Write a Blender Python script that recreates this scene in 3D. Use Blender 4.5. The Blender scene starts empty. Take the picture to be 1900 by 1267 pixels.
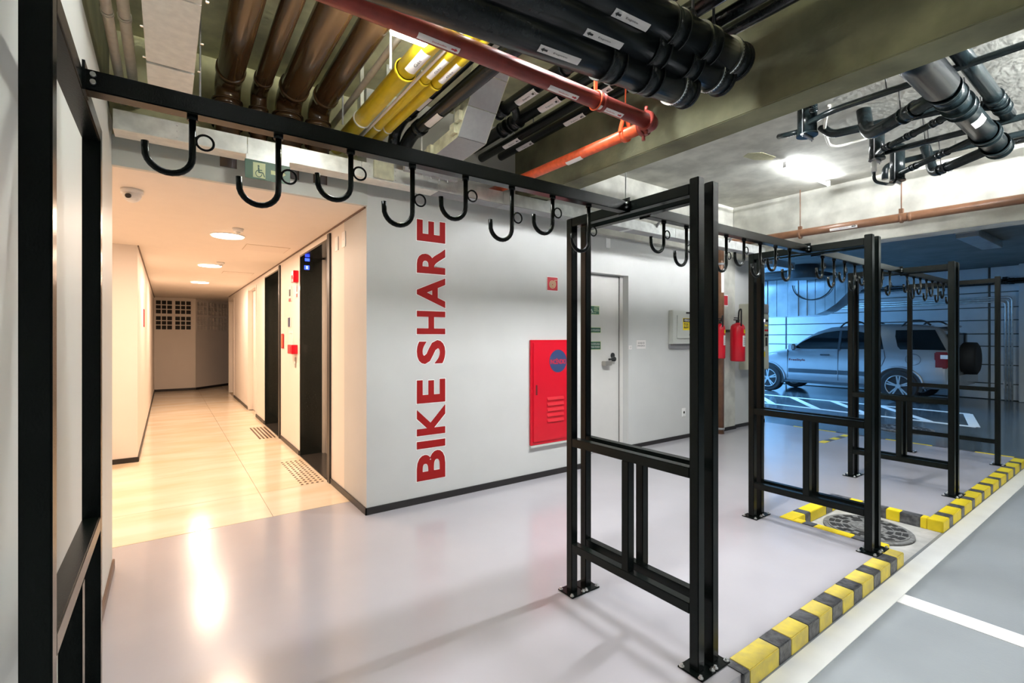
import bpy, bmesh, math, random
from mathutils import Vector, Matrix
random.seed(7)
SC = bpy.context.scene
COL = SC.collection
PI = math.pi

# ------------------------------------------------------------------ camera
YAW = math.atan(640/894.)
cam = bpy.data.cameras.new('camera'); camo = bpy.data.objects.new('camera', cam); COL.objects.link(camo)
camo.location = (0, 0, 1.4); camo.rotation_euler = (PI/2, 0, -YAW)
cam.sensor_width = 36; cam.lens = 894/1900*36; cam.shift_y = -7.5/1900; cam.clip_start = .05
SC.camera = camo
# ------------------------------------------------------------------ view / world
SC.view_settings.view_transform = 'Standard'; SC.view_settings.look = 'None'
SC.view_settings.gamma = 1; SC.view_settings.use_curve_mapping = False
SC.view_settings.exposure = -0.06
W = bpy.data.worlds.new('world'); SC.world = W; W.use_nodes = True
W.node_tree.nodes['Background'].inputs[0].default_value = (.55, .6, .7, 1)
W.node_tree.nodes['Background'].inputs[1].default_value = .03

def area(loc, sx, sy, power, col, rot=(0, 0, 0), spread=PI, name='lamp_light'):
    l = bpy.data.lights.new(name, 'AREA'); l.shape = 'RECTANGLE'; l.size = sx; l.size_y = sy
    l.energy = power; l.color = col; l.spread = spread
    o = bpy.data.objects.new(name, l); o.location = loc; o.rotation_euler = rot; COL.objects.link(o); return o
P_ROW, P_AISLE, P_TUBE, P_CORR, P_BLUE = 66, 56, 900, 46, 470
COOL = (.95, .98, 1.0); WARM = (1, .73, .54); BLUE = (.18, .50, 1.0)
LAMP_Z = 3.24
# trough lights added out of view to light floor and lower walls: (x centre, y, length, power)
ADDED_TROUGH = [(.35, 1.86, 1.15, P_ROW), (1.75, 1.86, 1.15, P_ROW), (3.47, 1.90, .9, P_ROW*1.9),
          (.4, -1.0, 1.15, P_AISLE), (2.2, -1.0, 1.15, P_AISLE), (4.4, -1.0, 1.15, P_AISLE), (6.4, -1.0, 1.15, P_AISLE)]
for x, y, L, p in ADDED_TROUGH: area((x, y, LAMP_Z), L, .03, p, COOL)
for y in (5.66, 8.14, 10.71):
    area((.50, y, 2.415), .20, .20, P_CORR, WARM)
area((-1.0, 5.3, 2.41), .16, .16, P_CORR*.8, WARM)
for (x, y) in ((11.6, 6.6), (11.3, 9.2), (13.4, 8.8)):
    area((x, y, 2.94), 1.2, .04, P_BLUE, BLUE)
area((10.4, 0.2, 2.94), 1.2, .04, 60, (.85, .95, .92))

# ------------------------------------------------------------------ materials
MATS = {}
def mat(name, col, rough=.5, metal=0., noise=.0, nscale=8., bump=0., bscale=60., emit=None, estr=0., col2=None, coat=0., streak=None, spec=None):
    if name in MATS: return MATS[name]
    m = bpy.data.materials.new(name); m.use_nodes = True; nt = m.node_tree; b = nt.nodes['Principled BSDF']
    b.inputs['Base Color'].default_value = (*col, 1); b.inputs['Roughness'].default_value = rough
    b.inputs['Metallic'].default_value = metal
    if coat: b.inputs['Coat Weight'].default_value = coat; b.inputs['Coat Roughness'].default_value = .08
    if spec is not None: b.inputs['Specular IOR Level'].default_value = spec
    if emit: b.inputs['Emission Color'].default_value = (*emit, 1); b.inputs['Emission Strength'].default_value = estr
    tc = nt.nodes.new('ShaderNodeTexCoord')
    geo = nt.nodes.new('ShaderNodeNewGeometry')
    n = nt.nodes.new('ShaderNodeTexNoise'); n.inputs['Scale'].default_value = nscale; n.inputs['Detail'].default_value = 6
    src = geo.outputs['Position']
    if streak:
        mp = nt.nodes.new('ShaderNodeMapping'); mp.inputs['Scale'].default_value = streak
        nt.links.new(src, mp.inputs['Vector']); src = mp.outputs['Vector']
    nt.links.new(src, n.inputs['Vector'])
    if noise or col2:
        r = nt.nodes.new('ShaderNodeValToRGB'); nt.links.new(n.outputs['Fac'], r.inputs['Fac'])
        c2 = col2 if col2 else tuple(max(0, c*(1-noise)) for c in col)
        r.color_ramp.elements[0].position = .35; r.color_ramp.elements[0].color = (*c2, 1)
        r.color_ramp.elements[1].position = .65; r.color_ramp.elements[1].color = (*col, 1)
        nt.links.new(r.outputs['Color'], b.inputs['Base Color'])
    if bump:
        n2 = nt.nodes.new('ShaderNodeTexNoise'); n2.inputs['Scale'].default_value = bscale; n2.inputs['Detail'].default_value = 4
        nt.links.new(geo.outputs['Position'], n2.inputs['Vector'])
        bp = nt.nodes.new('ShaderNodeBump'); bp.inputs['Strength'].default_value = bump; bp.inputs['Distance'].default_value = .01
        nt.links.new(n2.outputs['Fac'], bp.inputs['Height']); nt.links.new(bp.outputs['Normal'], b.inputs['Normal'])
    MATS[name] = m; return m

M = dict(
 wall=mat('wall_paint', (.60, .60, .585), .55, noise=.04, nscale=3, bump=.05, bscale=120),
 wall_left=mat('wall_paint_left', (.70, .715, .68), .5, noise=.03, nscale=2),
 wall_warm=mat('wall_paint_corridor', (.80, .74, .68), .5, noise=.03, nscale=2),
 soffit=mat('soffit_paint', (.84, .76, .68), .6, noise=.02),
 epoxy=mat('floor_epoxy', (.42, .403, .43), .21, noise=.06, nscale=1.6, bump=.035, bscale=45, coat=.3),
 aisle=mat('floor_aisle', (.27, .29, .305), .3, noise=.12, nscale=2.2, bump=.05, bscale=70),
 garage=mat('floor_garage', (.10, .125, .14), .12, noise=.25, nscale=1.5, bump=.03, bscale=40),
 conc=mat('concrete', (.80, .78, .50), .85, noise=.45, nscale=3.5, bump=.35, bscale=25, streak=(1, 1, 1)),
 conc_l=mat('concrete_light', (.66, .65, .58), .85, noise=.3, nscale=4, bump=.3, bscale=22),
 conc_o=mat('concrete_olive_shaded', (.25, .25, .15), .85, noise=.6, nscale=2.2, bump=.35, bscale=20),  # greenish concrete, with the shade of the beam side put into the colour
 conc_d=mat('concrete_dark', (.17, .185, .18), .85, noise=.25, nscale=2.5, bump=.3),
 block=mat('block_wall_paint', (.62, .66, .68), .5, noise=.08, nscale=4, bump=.1),
 tile=mat('stone_tile', (.86, .76, .62), .14, noise=.0, nscale=2.2, col2=(.78, .63, .44), streak=(.5, 1.6, 1)),
 grout=mat('grout', (.55, .45, .34), .7),
 granite=mat('black_granite', (.012, .016, .014), .12, noise=.3, nscale=90),
 granite_f=mat('dark_stone_sill', (.05, .045, .04), .2, noise=.5, nscale=60),
 black=mat('black_satin_paint', (.003, .005, .0045), .26, spec=.16, bump=.04, bscale=220),
 blackbase=mat('black_baseboard', (.015, .013, .013), .4),
 galv=mat('galvanised_sheet', (.80, .82, .80), .38, metal=.5, noise=.22, nscale=14),
 galv_g=mat('galvanised_grey', (.34, .34, .345), .45, metal=.25, noise=.08, nscale=30),
 galv_w=mat('sheet_duct_white', (.80, .77, .69), .5, metal=.0, noise=.12, nscale=25),
 cream=mat('channel_side_cream', (.66, .66, .50), .45, metal=.3, noise=.25, nscale=20),
 steel=mat('brushed_steel', (.45, .42, .38), .4, metal=.6),
 trim_steel=mat('trim_pale_steel', (.75, .70, .64), .35, metal=.4),
 bolt=mat('bolt_steel', (.75, .75, .75), .3, metal=1),
 pvc_b=mat('black_pvc', (.009, .012, .013), .27, spec=.35, noise=.3, nscale=40),
 pvc_d=mat('dark_green_pvc', (.010, .017, .019), .25, spec=.35, noise=.3, nscale=30),
 pvc_br=mat('brown_soil_pipe', (.065, .033, .013), .16, noise=.35, nscale=6, streak=(1, .3, 1)),
 pvc_or=mat('orange_brown_pipe', (.42, .13, .05), .2),
 yellow=mat('yellow_pipe', (.80, .60, .02), .3, noise=.15, nscale=12),
 redpipe=mat('dark_red_pipe', (.26, .035, .025), .38, noise=.25, nscale=20),
 orpipe=mat('orange_red_pipe', (.80, .12, .04), .35, noise=.25, nscale=30),
 cop=mat('brown_metal_pipe', (.20, .095, .05), .3, noise=.2, nscale=15),
 white_pl=mat('white_plastic', (.88, .87, .85), .4),
 label=mat('label_white', (.80, .76, .74), .5),
 ink=mat('ink_black', (.02, .02, .02), .6),
 inkred=mat('ink_red', (.45, .02, .03), .6),
 red=mat('red_enamel', (.58, .006, .02), .3),
 reddark=mat('red_slot', (.12, .01, .01), .5),
 vinyl=mat('vinyl_red', (.30, .009, .009), .65, spec=.2),
 vinyl_w=mat('vinyl_white_edge', (.9, .88, .84), .5),
 green=mat('sign_green', (.02, .09, .05), .4),
 signlite=mat('sign_pale', (.66, .72, .42), .5),
 navy=mat('navy_disc', (.03, .05, .13), .4),
 ky=mat('kerb_yellow', (.80, .64, .09), .6, noise=.0, nscale=14, col2=(.62, .49, .12), bump=.2, bscale=60),
 ky2=mat('kerb_yellow_fresh', (.86, .66, .01), .5, noise=.12, nscale=14, bump=.2, bscale=60),
 kb=mat('kerb_black', (.035, .035, .04), .4, noise=.0, nscale=30, col2=(.12, .12, .125), bump=.3, bscale=60),
 line=mat('line_white', (.86, .86, .84), .55, noise=.05, nscale=6),
 iron=mat('cast_iron', (.20, .20, .195), .65, noise=.5, nscale=35, bump=.6, bscale=50),
 iron_d=mat('slot_dark', (.01, .01, .01), .8),
 pit=mat('pit_mortar', (.48, .47, .45), .8, noise=.2, nscale=12, bump=.3),
 door=mat('door_paint', (.66, .64, .61), .45, noise=.03),
 panel=mat('panel_grey', (.55, .56, .52), .4),
 cabinet=mat('cabinet_beige', (.52, .52, .42), .4),
 tube=mat('lamp_tube', (1, 1, 1), .5, emit=(.93, .97, 1), estr=P_TUBE),
 tube4=mat('added_tube_left', (1, 1, 1), .5, emit=(1, 1, .86), estr=420),
 lampbox=mat('lamp_diffuser', (1, 1, 1), .5, emit=(.97, 1, .93), estr=190),
 tube2=mat('lamp_tube_right', (1, 1, 1), .5, emit=(.93, .97, 1), estr=100),
 tube3=mat('added_tube_aisle', (1, 1, 1), .5, emit=(.95, .98, 1), estr=2400),
 lampw=mat('downlight_glow', (1, 1, 1), .5, emit=(1, .85, .68), estr=14),
 blue=mat('display_blue', (.02, .03, .6), .4, emit=(.03, .07, 1), estr=4),
 bluel=mat('display_light', (.2, .3, 1), .4, emit=(.25, .35, 1), estr=7),
 led=mat('lamp_blue_white', (.7, .75, 1), .4, emit=(.5, .5, 1), estr=8),
 paint=mat('car_silver', (.42, .45, .48), .25, metal=.5, coat=.6),
 glass=mat('car_glass', (.006, .01, .012), .05),
 rubber=mat('tyre_rubber', (.012, .012, .013), .7),
 rim=mat('alloy_rim', (.45, .47, .48), .3, metal=.8),
 cladding=mat('car_cladding', (.05, .07, .085), .5),
 tail=mat('tail_lamp_red', (.20, .008, .012), .15),
 bronze=mat('tactile_bronze', (.13, .075, .05), .4, metal=.3),
 ceil_hatch=mat('hatch_paint', (.80, .72, .64), .6),
 galv_b=mat('duct_sheet', (.60, .66, .70), .22, metal=.8, noise=.3, nscale=3),
)
# ------------------------------------------------------------------ helpers
def BM(): return bmesh.new()
def box(bm, a, b, mi=0):
    (x0, y0, z0), (x1, y1, z1) = a, b
    vs = [bm.verts.new(p) for p in ((x0,y0,z0),(x1,y0,z0),(x1,y1,z0),(x0,y1,z0),(x0,y0,z1),(x1,y0,z1),(x1,y1,z1),(x0,y1,z1))]
    for f in ((0,3,2,1),(4,5,6,7),(0,1,5,4),(1,2,6,5),(2,3,7,6),(3,0,4,7)):
        bm.faces.new([vs[i] for i in f]).material_index = mi
    return bm
def bbox(a, b, bev=0., mi=0):
    bm = box(BM(), a, b, mi)
    if bev: bmesh.ops.bevel(bm, geom=bm.edges[:], offset=bev, segments=2, affect='EDGES')
    return bm
def frame(d):
    d = d.normalized(); u = Vector((0, 0, 1)) if abs(d.z) < .95 else Vector((1, 0, 0))
    a = d.cross(u).normalized(); return a, a.cross(d).normalized()
def cyl(bm, p0, p1, r, n=20, r1=None, cap=True, mi=0):
    p0, p1 = Vector(p0), Vector(p1); a, b = frame(p1-p0); r1 = r if r1 is None else r1
    A = [bm.verts.new(p0+(a*math.cos(t)+b*math.sin(t))*r) for t in [2*PI*i/n for i in range(n)]]
    B = [bm.verts.new(p1+(a*math.cos(t)+b*math.sin(t))*r1) for t in [2*PI*i/n for i in range(n)]]
    for i in range(n):
        f = bm.faces.new((A[i], A[(i+1) % n], B[(i+1) % n], B[i])); f.smooth = True; f.material_index = mi
    if cap:
        bm.faces.new(A[::-1]).material_index = mi; bm.faces.new(B).material_index = mi
    return bm
def rounded(path, rad, n=6):
    P = [Vector(p) for p in path]; out = [P[0]]
    for i in range(1, len(P)-1):
        d0 = (P[i-1]-P[i]); d1 = (P[i+1]-P[i]); r = min(rad, d0.length*.49, d1.length*.49)
        a = P[i]+d0.normalized()*r; c = P[i]+d1.normalized()*r
        for k in range(n+1):
            t = k/n; out.append(a*(1-t)**2+P[i]*2*t*(1-t)+c*t*t)
    out.append(P[-1]); return out
def sweep(bm, pts, r, n=12, closed=False, mi=0):
    pts = [Vector(p) for p in pts]; N = len(pts); rings = []
    d = (pts[1]-pts[0]).normalized(); a, b = frame(d)
    for i, p in enumerate(pts):
        if closed: dd = (pts[(i+1) % N]-pts[i-1]).normalized()
        else: dd = (pts[min(i+1, N-1)]-pts[max(i-1, 0)]).normalized()
        a = (a-dd*a.dot(dd)).normalized(); b = dd.cross(a)
        rr = r[i] if isinstance(r, (list, tuple)) else r
        rings.append([bm.verts.new(p+(a*math.cos(t)+b*math.sin(t))*rr) for t in [2*PI*k/n for k in range(n)]])
    for i in range(N if closed else N-1):
        A, B = rings[i], rings[(i+1) % N]
        for k in range(n):
            f = bm.faces.new((A[k], A[(k+1) % n], B[(k+1) % n], B[k])); f.smooth = True; f.material_index = mi
    if not closed: bm.faces.new(rings[0][::-1]); bm.faces.new(rings[-1])
    return bm
def prism(bm, poly, axis, h0, h1, mi=0):
    """poly: 2D points; axis 'x': (y,z), 'y': (x,z), 'z': (x,y)"""
    def mk(p, h): return {'x': (h, p[0], p[1]), 'y': (p[0], h, p[1]), 'z': (p[0], p[1], h)}[axis]
    A = [bm.verts.new(mk(p, h0)) for p in poly]; B = [bm.verts.new(mk(p, h1)) for p in poly]
    bm.faces.new(A).material_index = mi; bm.faces.new(B[::-1]).material_index = mi
    for i in range(len(A)):
        j = (i+1) % len(A); bm.faces.new((A[i], B[i], B[j], A[j])).material_index = mi
    return bm
def obj(name, bm, ms, parent=None, label=None, cat=None, group=None, kind=None):
    bmesh.ops.recalc_face_normals(bm, faces=bm.faces[:])
    me = bpy.data.meshes.new(name); bm.to_mesh(me); bm.free()
    for m in (ms if isinstance(ms, (list, tuple)) else [ms]): me.materials.append(M[m])
    o = bpy.data.objects.new(name, me); COL.objects.link(o)
    if parent:
        o.parent = parent
        o.matrix_parent_inverse = Matrix.Translation(-Vector(parent.location)) if parent.type == 'EMPTY' else Matrix()
    for k, v in (('label', label), ('category', cat), ('group', group), ('kind', kind)):
        if v: o[k] = v
    return o
def thing(name, label, cat, loc=(0, 0, 0), group=None):
    o = bpy.data.objects.new(name, None); COL.objects.link(o); o.location = loc; o.empty_display_size = .1
    o['label'] = label; o['category'] = cat
    if group: o['group'] = group
    return o
def struct(name, bm, ms, parent=None): return obj(name, bm, ms, parent, kind=None if parent else 'structure')
def copytree(o, off, parent=None):
    c = o.copy(); COL.objects.link(c)
    if parent: c.parent = parent
    else: c.location = Vector(o.location)+Vector(off)
    for ch in o.children: copytree(ch, off, c)
    return c
# text -> 2D triangles, fitted into a unit box
_T = {}
def text2d(s, bold=.0):
    k = (s, bold)
    if k in _T: return _T[k]
    cu = bpy.data.curves.new('t', 'FONT'); cu.body = s; cu.size = 1; cu.offset = bold; cu.align_x = 'CENTER'; cu.resolution_u = 4
    ob = bpy.data.objects.new('t', cu); COL.objects.link(ob)
    dg = bpy.context.evaluated_depsgraph_get(); me = bpy.data.meshes.new_from_object(ob.evaluated_get(dg))
    vs = [v.co.copy() for v in me.vertices]; fs = [tuple(p.vertices) for p in me.polygons]
    bpy.data.objects.remove(ob); bpy.data.curves.remove(cu); bpy.data.meshes.remove(me)
    x0 = min(v.x for v in vs); x1 = max(v.x for v in vs); y0 = min(v.y for v in vs); y1 = max(v.y for v in vs)
    _T[k] = ([((v.x-x0)/(x1-x0), (v.y-y0)/(y1-y0)) for v in vs], fs, (x1-x0)/(y1-y0)); return _T[k]
def text_on(bm, s, f, u0, v0, u1, v1, bold=0., mi=0):
    """map glyph box onto f(u,v)"""
    vs, fs, _ = text2d(s, bold)
    V = [bm.verts.new(f(u0+(u1-u0)*x, v0+(v1-v0)*y)) for x, y in vs]
    for q in fs:
        try: bm.faces.new([V[i] for i in q]).material_index = mi
        except ValueError: pass
def plane_map(o, r, u):
    o, r, u = Vector(o), Vector(r), Vector(u); return lambda a, b: o+r*a+u*b
def quad_on(bm, f, u0, v0, u1, v1, mi=0):
    bm.faces.new([bm.verts.new(f(a, b)) for a, b in ((u0, v0), (u1, v0), (u1, v1), (u0, v1))]).material_index = mi
def poly_on(bm, f, pts, mi=0):
    bm.faces.new([bm.verts.new(f(a, b)) for a, b in pts]).material_index = mi
def sticker(parent, p0, p1, r, s, L, ang, tocam, txt='', arrow=0, red=False):
    """label wrapped on a pipe from p0 towards p1 starting at distance s; centred on the side facing 'tocam'"""
    p0, p1 = Vector(p0), Vector(p1); d = (p1-p0).normalized()
    if d.y > .5: p0 = p0+d*(s+L); s = 0; d = -d; arrow = -arrow
    c = Vector(tocam); c = (c-d*c.dot(d)).normalized(); e = c.cross(d)
    def f(u, v, off=.0012):
        a = v*ang; return p0+d*(s+u*L)+(c*math.cos(a)+e*math.sin(a))*(r+off)
    bm = BM(); nu = 8
    g = [[bm.verts.new(f(i, -1+2*j/nu)) for j in range(nu+1)] for i in (0, 1)]
    for j in range(nu): bm.faces.new((g[0][j], g[1][j], g[1][j+1], g[0][j+1]))
    lab = obj('pipe_label', bm, 'label', parent)
    bm = BM(); F = lambda u, v: f(u, v, .0025)
    if txt: text_on(bm, txt, F, .34, -.28, .68, .28)
    if arrow:
        a0, a1 = (.04, .20) if arrow < 0 else (.96, .80)
        m = a0+(a1-a0)*.45
        poly_on(bm, F, [(a0, 0), (m, .55), (m, .25), (a1, .25), (a1, -.25), (m, -.25), (m, -.55)])
    if txt or arrow: obj('print', bm, 'inkred' if red else 'ink', lab)
    return lab
def straight_pipe(name, label, cat, p0, p1, r, m, coups=(), cl=.06, cr=1.14, group=None, n=24, root=None):
    t = root or thing(name, label, cat, p0, group)
    obj('pipe_run', cyl(BM(), p0, p1, r, n), m, t)
    p0v, p1v = Vector(p0), Vector(p1); d = (p1v-p0v).normalized()
    for s in coups:
        bm = BM(); a = p0v+d*(s-cl/2); b = p0v+d*(s+cl/2)
        cyl(bm, a, b, r*cr, n)
        cyl(bm, a, a+d*.012, r*(cr+.08), n); cyl(bm, b-d*.012, b, r*(cr+.08), n)
        obj('coupling', bm, m, t)
    return t

# ------------------------------------------------------------------ setting
CZ = 3.37      # slab soffit
SOF = 2.436    # corridor ceiling
# floors
bm = BM()
prism(bm, [(-.27, 1.075), (3.88, 1.075), (3.88, 1.84), (4.84, 1.84), (4.84, 1.075), (8.05, 1.075), (8.05, 4.35), (3.6, 4.35), (3.6, 4.15), (-2.0, 4.15), (-2.0, 3.7), (-.27, 3.7)], 'z', -.2, 0)
floor = struct('floor', bm, 'epoxy')
struct('floor_aisle', box(BM(), (-4, -7, -.2), (8.15, 1.075, -.08)), 'aisle')
struct('floor_pit', bbox((3.88, 1.0751, -.2), (4.84, 1.84, -.0795)), 'pit')
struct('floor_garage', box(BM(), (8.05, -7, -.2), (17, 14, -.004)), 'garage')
struct('floor_corridor', box(BM(), (-2.0, 4.15, -.2), (3.2, 18, -.012)), 'grout')
fc = bpy.data.objects['floor_corridor']
# corridor tiles, each a slab
xs = [-1.95, -.5, .675, 1.275]; ys = [4.155, 4.85, 6.01, 7.17, 8.33, 9.49, 10.65, 11.81, 12.97, 14.13, 15.3, 16.5, 17.6]
for i in range(len(xs)-1):
    for j in range(len(ys)-1):
        if xs[i] < -1 and ys[j] > 6: continue
        y0, y1 = ys[j], ys[j+1]
        obj('tile', bbox((xs[i]+.0015, y0+.0015, -.011), (xs[i+1]-.0015, y1-.0015, 0), .001), 'tile', fc)
# left wall
bm = BM(); box(bm, (-.47, -7, -.2), (-.27, 3.78, 2.71))
wl = struct('wall_left', bm, 'wall_left')
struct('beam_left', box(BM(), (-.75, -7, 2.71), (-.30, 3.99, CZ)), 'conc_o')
# back wall with lettering (faces the racks)
bm = BM(); box(bm, (1.28, 3.76, 0), (3.66, 4.35, CZ))
wb = struct('wall_back', bm, 'wall')
bm = BM(); box(bm, (3.66, 4.06, 2.17), (4.70, 4.35, 2.70)); box(bm, (4.70, 4.06, 0), (8.03, 4.5, 2.70)); box(bm, (3.66, 4.22, 2.10), (4.72, 4.5, 2.70))
struct('wall_right', bm, 'wall')
struct('beam_back', box(BM(), (3.66, 4.0, 2.62), (8.2, 4.6, CZ)), 'conc_l')
struct('wall_upper', box(BM(), (-2.2, 3.99, SOF+.1), (1.28, 4.3, CZ)), 'conc')
# corridor shell
struct('ceiling_corridor', box(BM(), (-2.0, 3.78, SOF), (3.2, 18, SOF+.1)), 'soffit')
struct('trim_1', box(BM(), (-.27, 3.74, SOF-.001), (1.28, 3.78, 2.62)), 'panel')
bm = BM()
box(bm, (1.281, 3.761, 0), (1.30, 4.85, SOF)); box(bm, (1.28, 4.35, 0), (1.7, 4.85, SOF))
box(bm, (1.28, 6.12, 0), (1.9, 7.37, SOF)); box(bm, (1.28, 8.65, 0), (1.9, 9.55, SOF))
box(bm, (1.42, 9.55, 0), (1.9, 10.55, SOF)); box(bm, (1.28, 10.55, 0), (1.9, 13.0, SOF)); box(bm, (1.42, 13.0, 0), (1.9, 14.1, SOF)); box(bm, (1.28, 14.1, 0), (1.5, 14.3, SOF))
box(bm, (1.28, 4.85, 2.37), (1.9, 6.12, SOF)); box(bm, (1.28, 7.37, 2.37), (1.9, 8.65, SOF))
box(bm, (1.28, 9.55, 2.3), (1.42, 10.55, SOF)); box(bm, (1.28, 13.0, 2.3), (1.42, 14.1, SOF))
struct('wall_corridor_right', bm, 'wall_warm')
bm = BM(); box(bm, (-2.1, 6.87, 0), (-.27, 15.5, SOF)); box(bm, (-2.2, 3.6, 0), (-2.0, 6.87, SOF)); box(bm, (-2.0, 3.58, 0), (-.47, 3.78, SOF))
struct('wall_corridor_left', bm, 'wall_warm')
# end wall with two faces and pierced blocks
def lattice(x0, x1, z0, z1, fr=.035, nx=3, nz=3, dep=.09):
    bm = BM(); w = x1-x0; h = z1-z0; cw = (w-fr*2)/nx; ch = (h-fr*2)/nz; t = .022
    box(bm, (0, 0, 0), (fr, dep, h)); box(bm, (w-fr, 0, 0), (w, dep, h)); box(bm, (fr, 0, 0), (w-fr, dep, fr)); box(bm, (fr, 0, h-fr), (w-fr, dep, h))
    for i in range(1, nx): box(bm, (fr+cw*i-t/2, .001, fr), (fr+cw*i+t/2, dep, h-fr))
    for i in range(1, nz): box(bm, (fr, .002, fr+ch*i-t/2), (w-fr, dep, fr+ch*i+t/2))
    return bm
YE = 15.4
bm = BM(); box(bm, (-.27, YE, 0), (.62, YE+.09, 1.575)); box(bm, (-.27, YE, 2.395), (.62, YE+.12, SOF)); box(bm, (.55, YE, 1.575), (.62, YE+.12, 2.395))
wf = struct('wall_far', bm, 'wall_warm')
struct('wall_far_dark_sheet', box(BM(), (-.27, YE+.091, 1.5), (.60, YE+.11, 2.42)), 'ink')  # black sheet put in for the darkness behind the pierced blocks
def place(bm, o, ang):
    bmesh.ops.transform(bm, matrix=Matrix.Translation(o) @ Matrix.Rotation(ang, 4, 'Z'), verts=bm.verts[:]); return bm
for i in (0, 1):
    for k in (0, 1):
        x0 = -.27+.41*i; z0 = 1.575+.41*k
        obj('pierced_block', place(lattice(0, .41, 0, .41), (x0, YE, z0), 0), 'wall_warm', wf)
ANG = math.atan2(1.15, 1.0)
bm = BM(); L2 = 1.7
for (z0, z1) in ((0, 1.575), (2.395, SOF)): box(bm, (0, .0, z0), (L2, .12, z1))
box(bm, (0, .1, 1.575), (L2, .2, 2.395)); box(bm, (0, 0, 1.575), (.04, .1, 2.395)); box(bm, (1.27, 0, 1.575), (L2, .1, 2.395))
wa = struct('wall_far_angled', place(bm, (.62, YE, 0), ANG), 'wall_warm')
for i in range(3):
    for k in (0, 1):
        b = lattice(0, .41, 0, .41); bmesh.ops.translate(b, verts=b.verts[:], vec=(.04+.41*i, 0, 1.575+.41*k))
        obj('pierced_block', place(b, (.62, YE, 0), ANG), 'wall_warm', wa)
struct('baseboard_far', bbox((-.27, YE-.012, 0), (.62, YE-.001, .06)), 'blackbase')
struct('baseboard_far_angled', place(box(BM(), (0, -.012, 0), (L2, -.001, .06)), (.62, YE, 0), ANG), 'blackbase')
# slabs / beams
bm = BM(); box(bm, (-.8, -7, CZ), (2.73, 4.1, CZ+.2)); struct('ceiling', bm, 'conc')
struct('ceiling_right', box(BM(), (2.73, -7, CZ), (7.3, 4.1, CZ+.2)), 'conc_l')
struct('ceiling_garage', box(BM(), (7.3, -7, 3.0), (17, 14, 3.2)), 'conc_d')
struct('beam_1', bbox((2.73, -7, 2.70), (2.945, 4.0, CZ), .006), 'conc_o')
struct('beam_2', bbox((7.0, -7, 2.585), (7.3, 4.0, CZ), .008), 'conc_l')
struct('beam_3', bbox((7.3, -2.0, 2.70), (7.62, 4.6, 3.0), .01), 'conc_d')
# garage shell
struct('wall_garage_side', box(BM(), (8.03, 4.06, 0), (8.06, 12, 3.0)), 'wall')
gw = struct('wall_garage', box(BM(), (15.24, -7, 0), (15.4, 14, 3.0)), 'conc_d')
struct('wall_garage_end', box(BM(), (8.0, 11, 0), (15.3, 11.2, 3.0)), 'block')
struct('wall_behind', box(BM(), (-4, -7.2, -.2), (17, -7, CZ)), 'wall')
# boards (courses) of the garage wall, each proud of the recessed joint
cz = [0, .36, .78, 1.20, 1.48, 1.79, 2.08, 2.42, 3.0]
cols = [(-6.9, -1.5), (-1.5, 1.1), (1.1, 2.58), (2.60, 4.86), (4.88, 7.0), (7.02, 10.95)]
for (a, b) in cols:
    for i in range(len(cz)-1):
        obj('wall_course', bbox((15.20, a+.012, cz[i]+.012), (15.241, b-.012, cz[i+1]-.012), .004), 'block', gw)
struct('column_garage', bbox((15.02, 1.55, 0), (15.2, 2.10, 3.0), .01), 'block')
# pilaster and baseboards
struct('pilaster', bbox((6.49, 4.02, 0), (7.09, 4.07, 2.62), .006), 'conc_l')
struct('baseboard_back', bbox((1.268, 3.746, 0), (3.66, 3.76, .055), .002), 'blackbase')
struct('baseboard_right', bbox((4.70, 4.047, 0), (6.49, 4.06, .05), .002), 'blackbase')
struct('baseboard_end', box(bbox((6.48, 4.006, 0), (7.10, 4.02, .05), .002), (7.09, 4.047, 0), (8.045, 4.06, .05)), 'blackbase')
struct('baseboard_door', bbox((3.66, 3.76, 0), (3.672, 4.20, .05), .002), 'blackbase')
bs = [('baseboard_corridor', 3.746, 4.85), ('baseboard_lifts', 6.12, 7.37), ('baseboard_hall', 8.65, 9.55), ('baseboard_rooms', 10.55, 13.0)]
for n, a, b in bs: struct(n, bbox((1.268, a, 0), (1.28, b, .055), .002), 'blackbase')
struct('baseboard_left', bbox((-.27, -7, 0), (-.258, 3.79, .055), .002), 'bronze')
struct('baseboard_lobby', bbox((-2.0, 6.858, 0), (-.258, 6.87, .055), .002), 'blackbase')
struct('baseboard_passage', bbox((-.27, 6.87, 0), (-.258, 15.4, .055), .002), 'blackbase')
# thin shadow gap line between corridor ceiling and walls
struct('trim_2', box(BM(), (1.268, 3.78, SOF-.012), (1.281, 14.1, SOF-.001)), 'bronze')
struct('trim_3', box(BM(), (-.271, 6.86, SOF-.012), (-.258, 15.4, SOF-.001)), 'bronze')
# flush doors in the corridor
for n, (a, b) in (('door_1', (9.56, 10.54)), ('door_2', (13.01, 14.09))):
    d = struct(n, bbox((1.36, a, 0), (1.41, b, 2.29), .003), 'wall_warm')
    obj('door_frame', box(box(BM(), (1.27, a-.05, 0), (1.36, a, 2.33)), (1.27, b-.0, 0), (1.36, b+.05, 2.33)), 'wall_warm', d)
    obj('door_plate', box(BM(), (1.352, a+.12, 1.42), (1.36, a+.2, 1.58)), 'steel', d)
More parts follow.
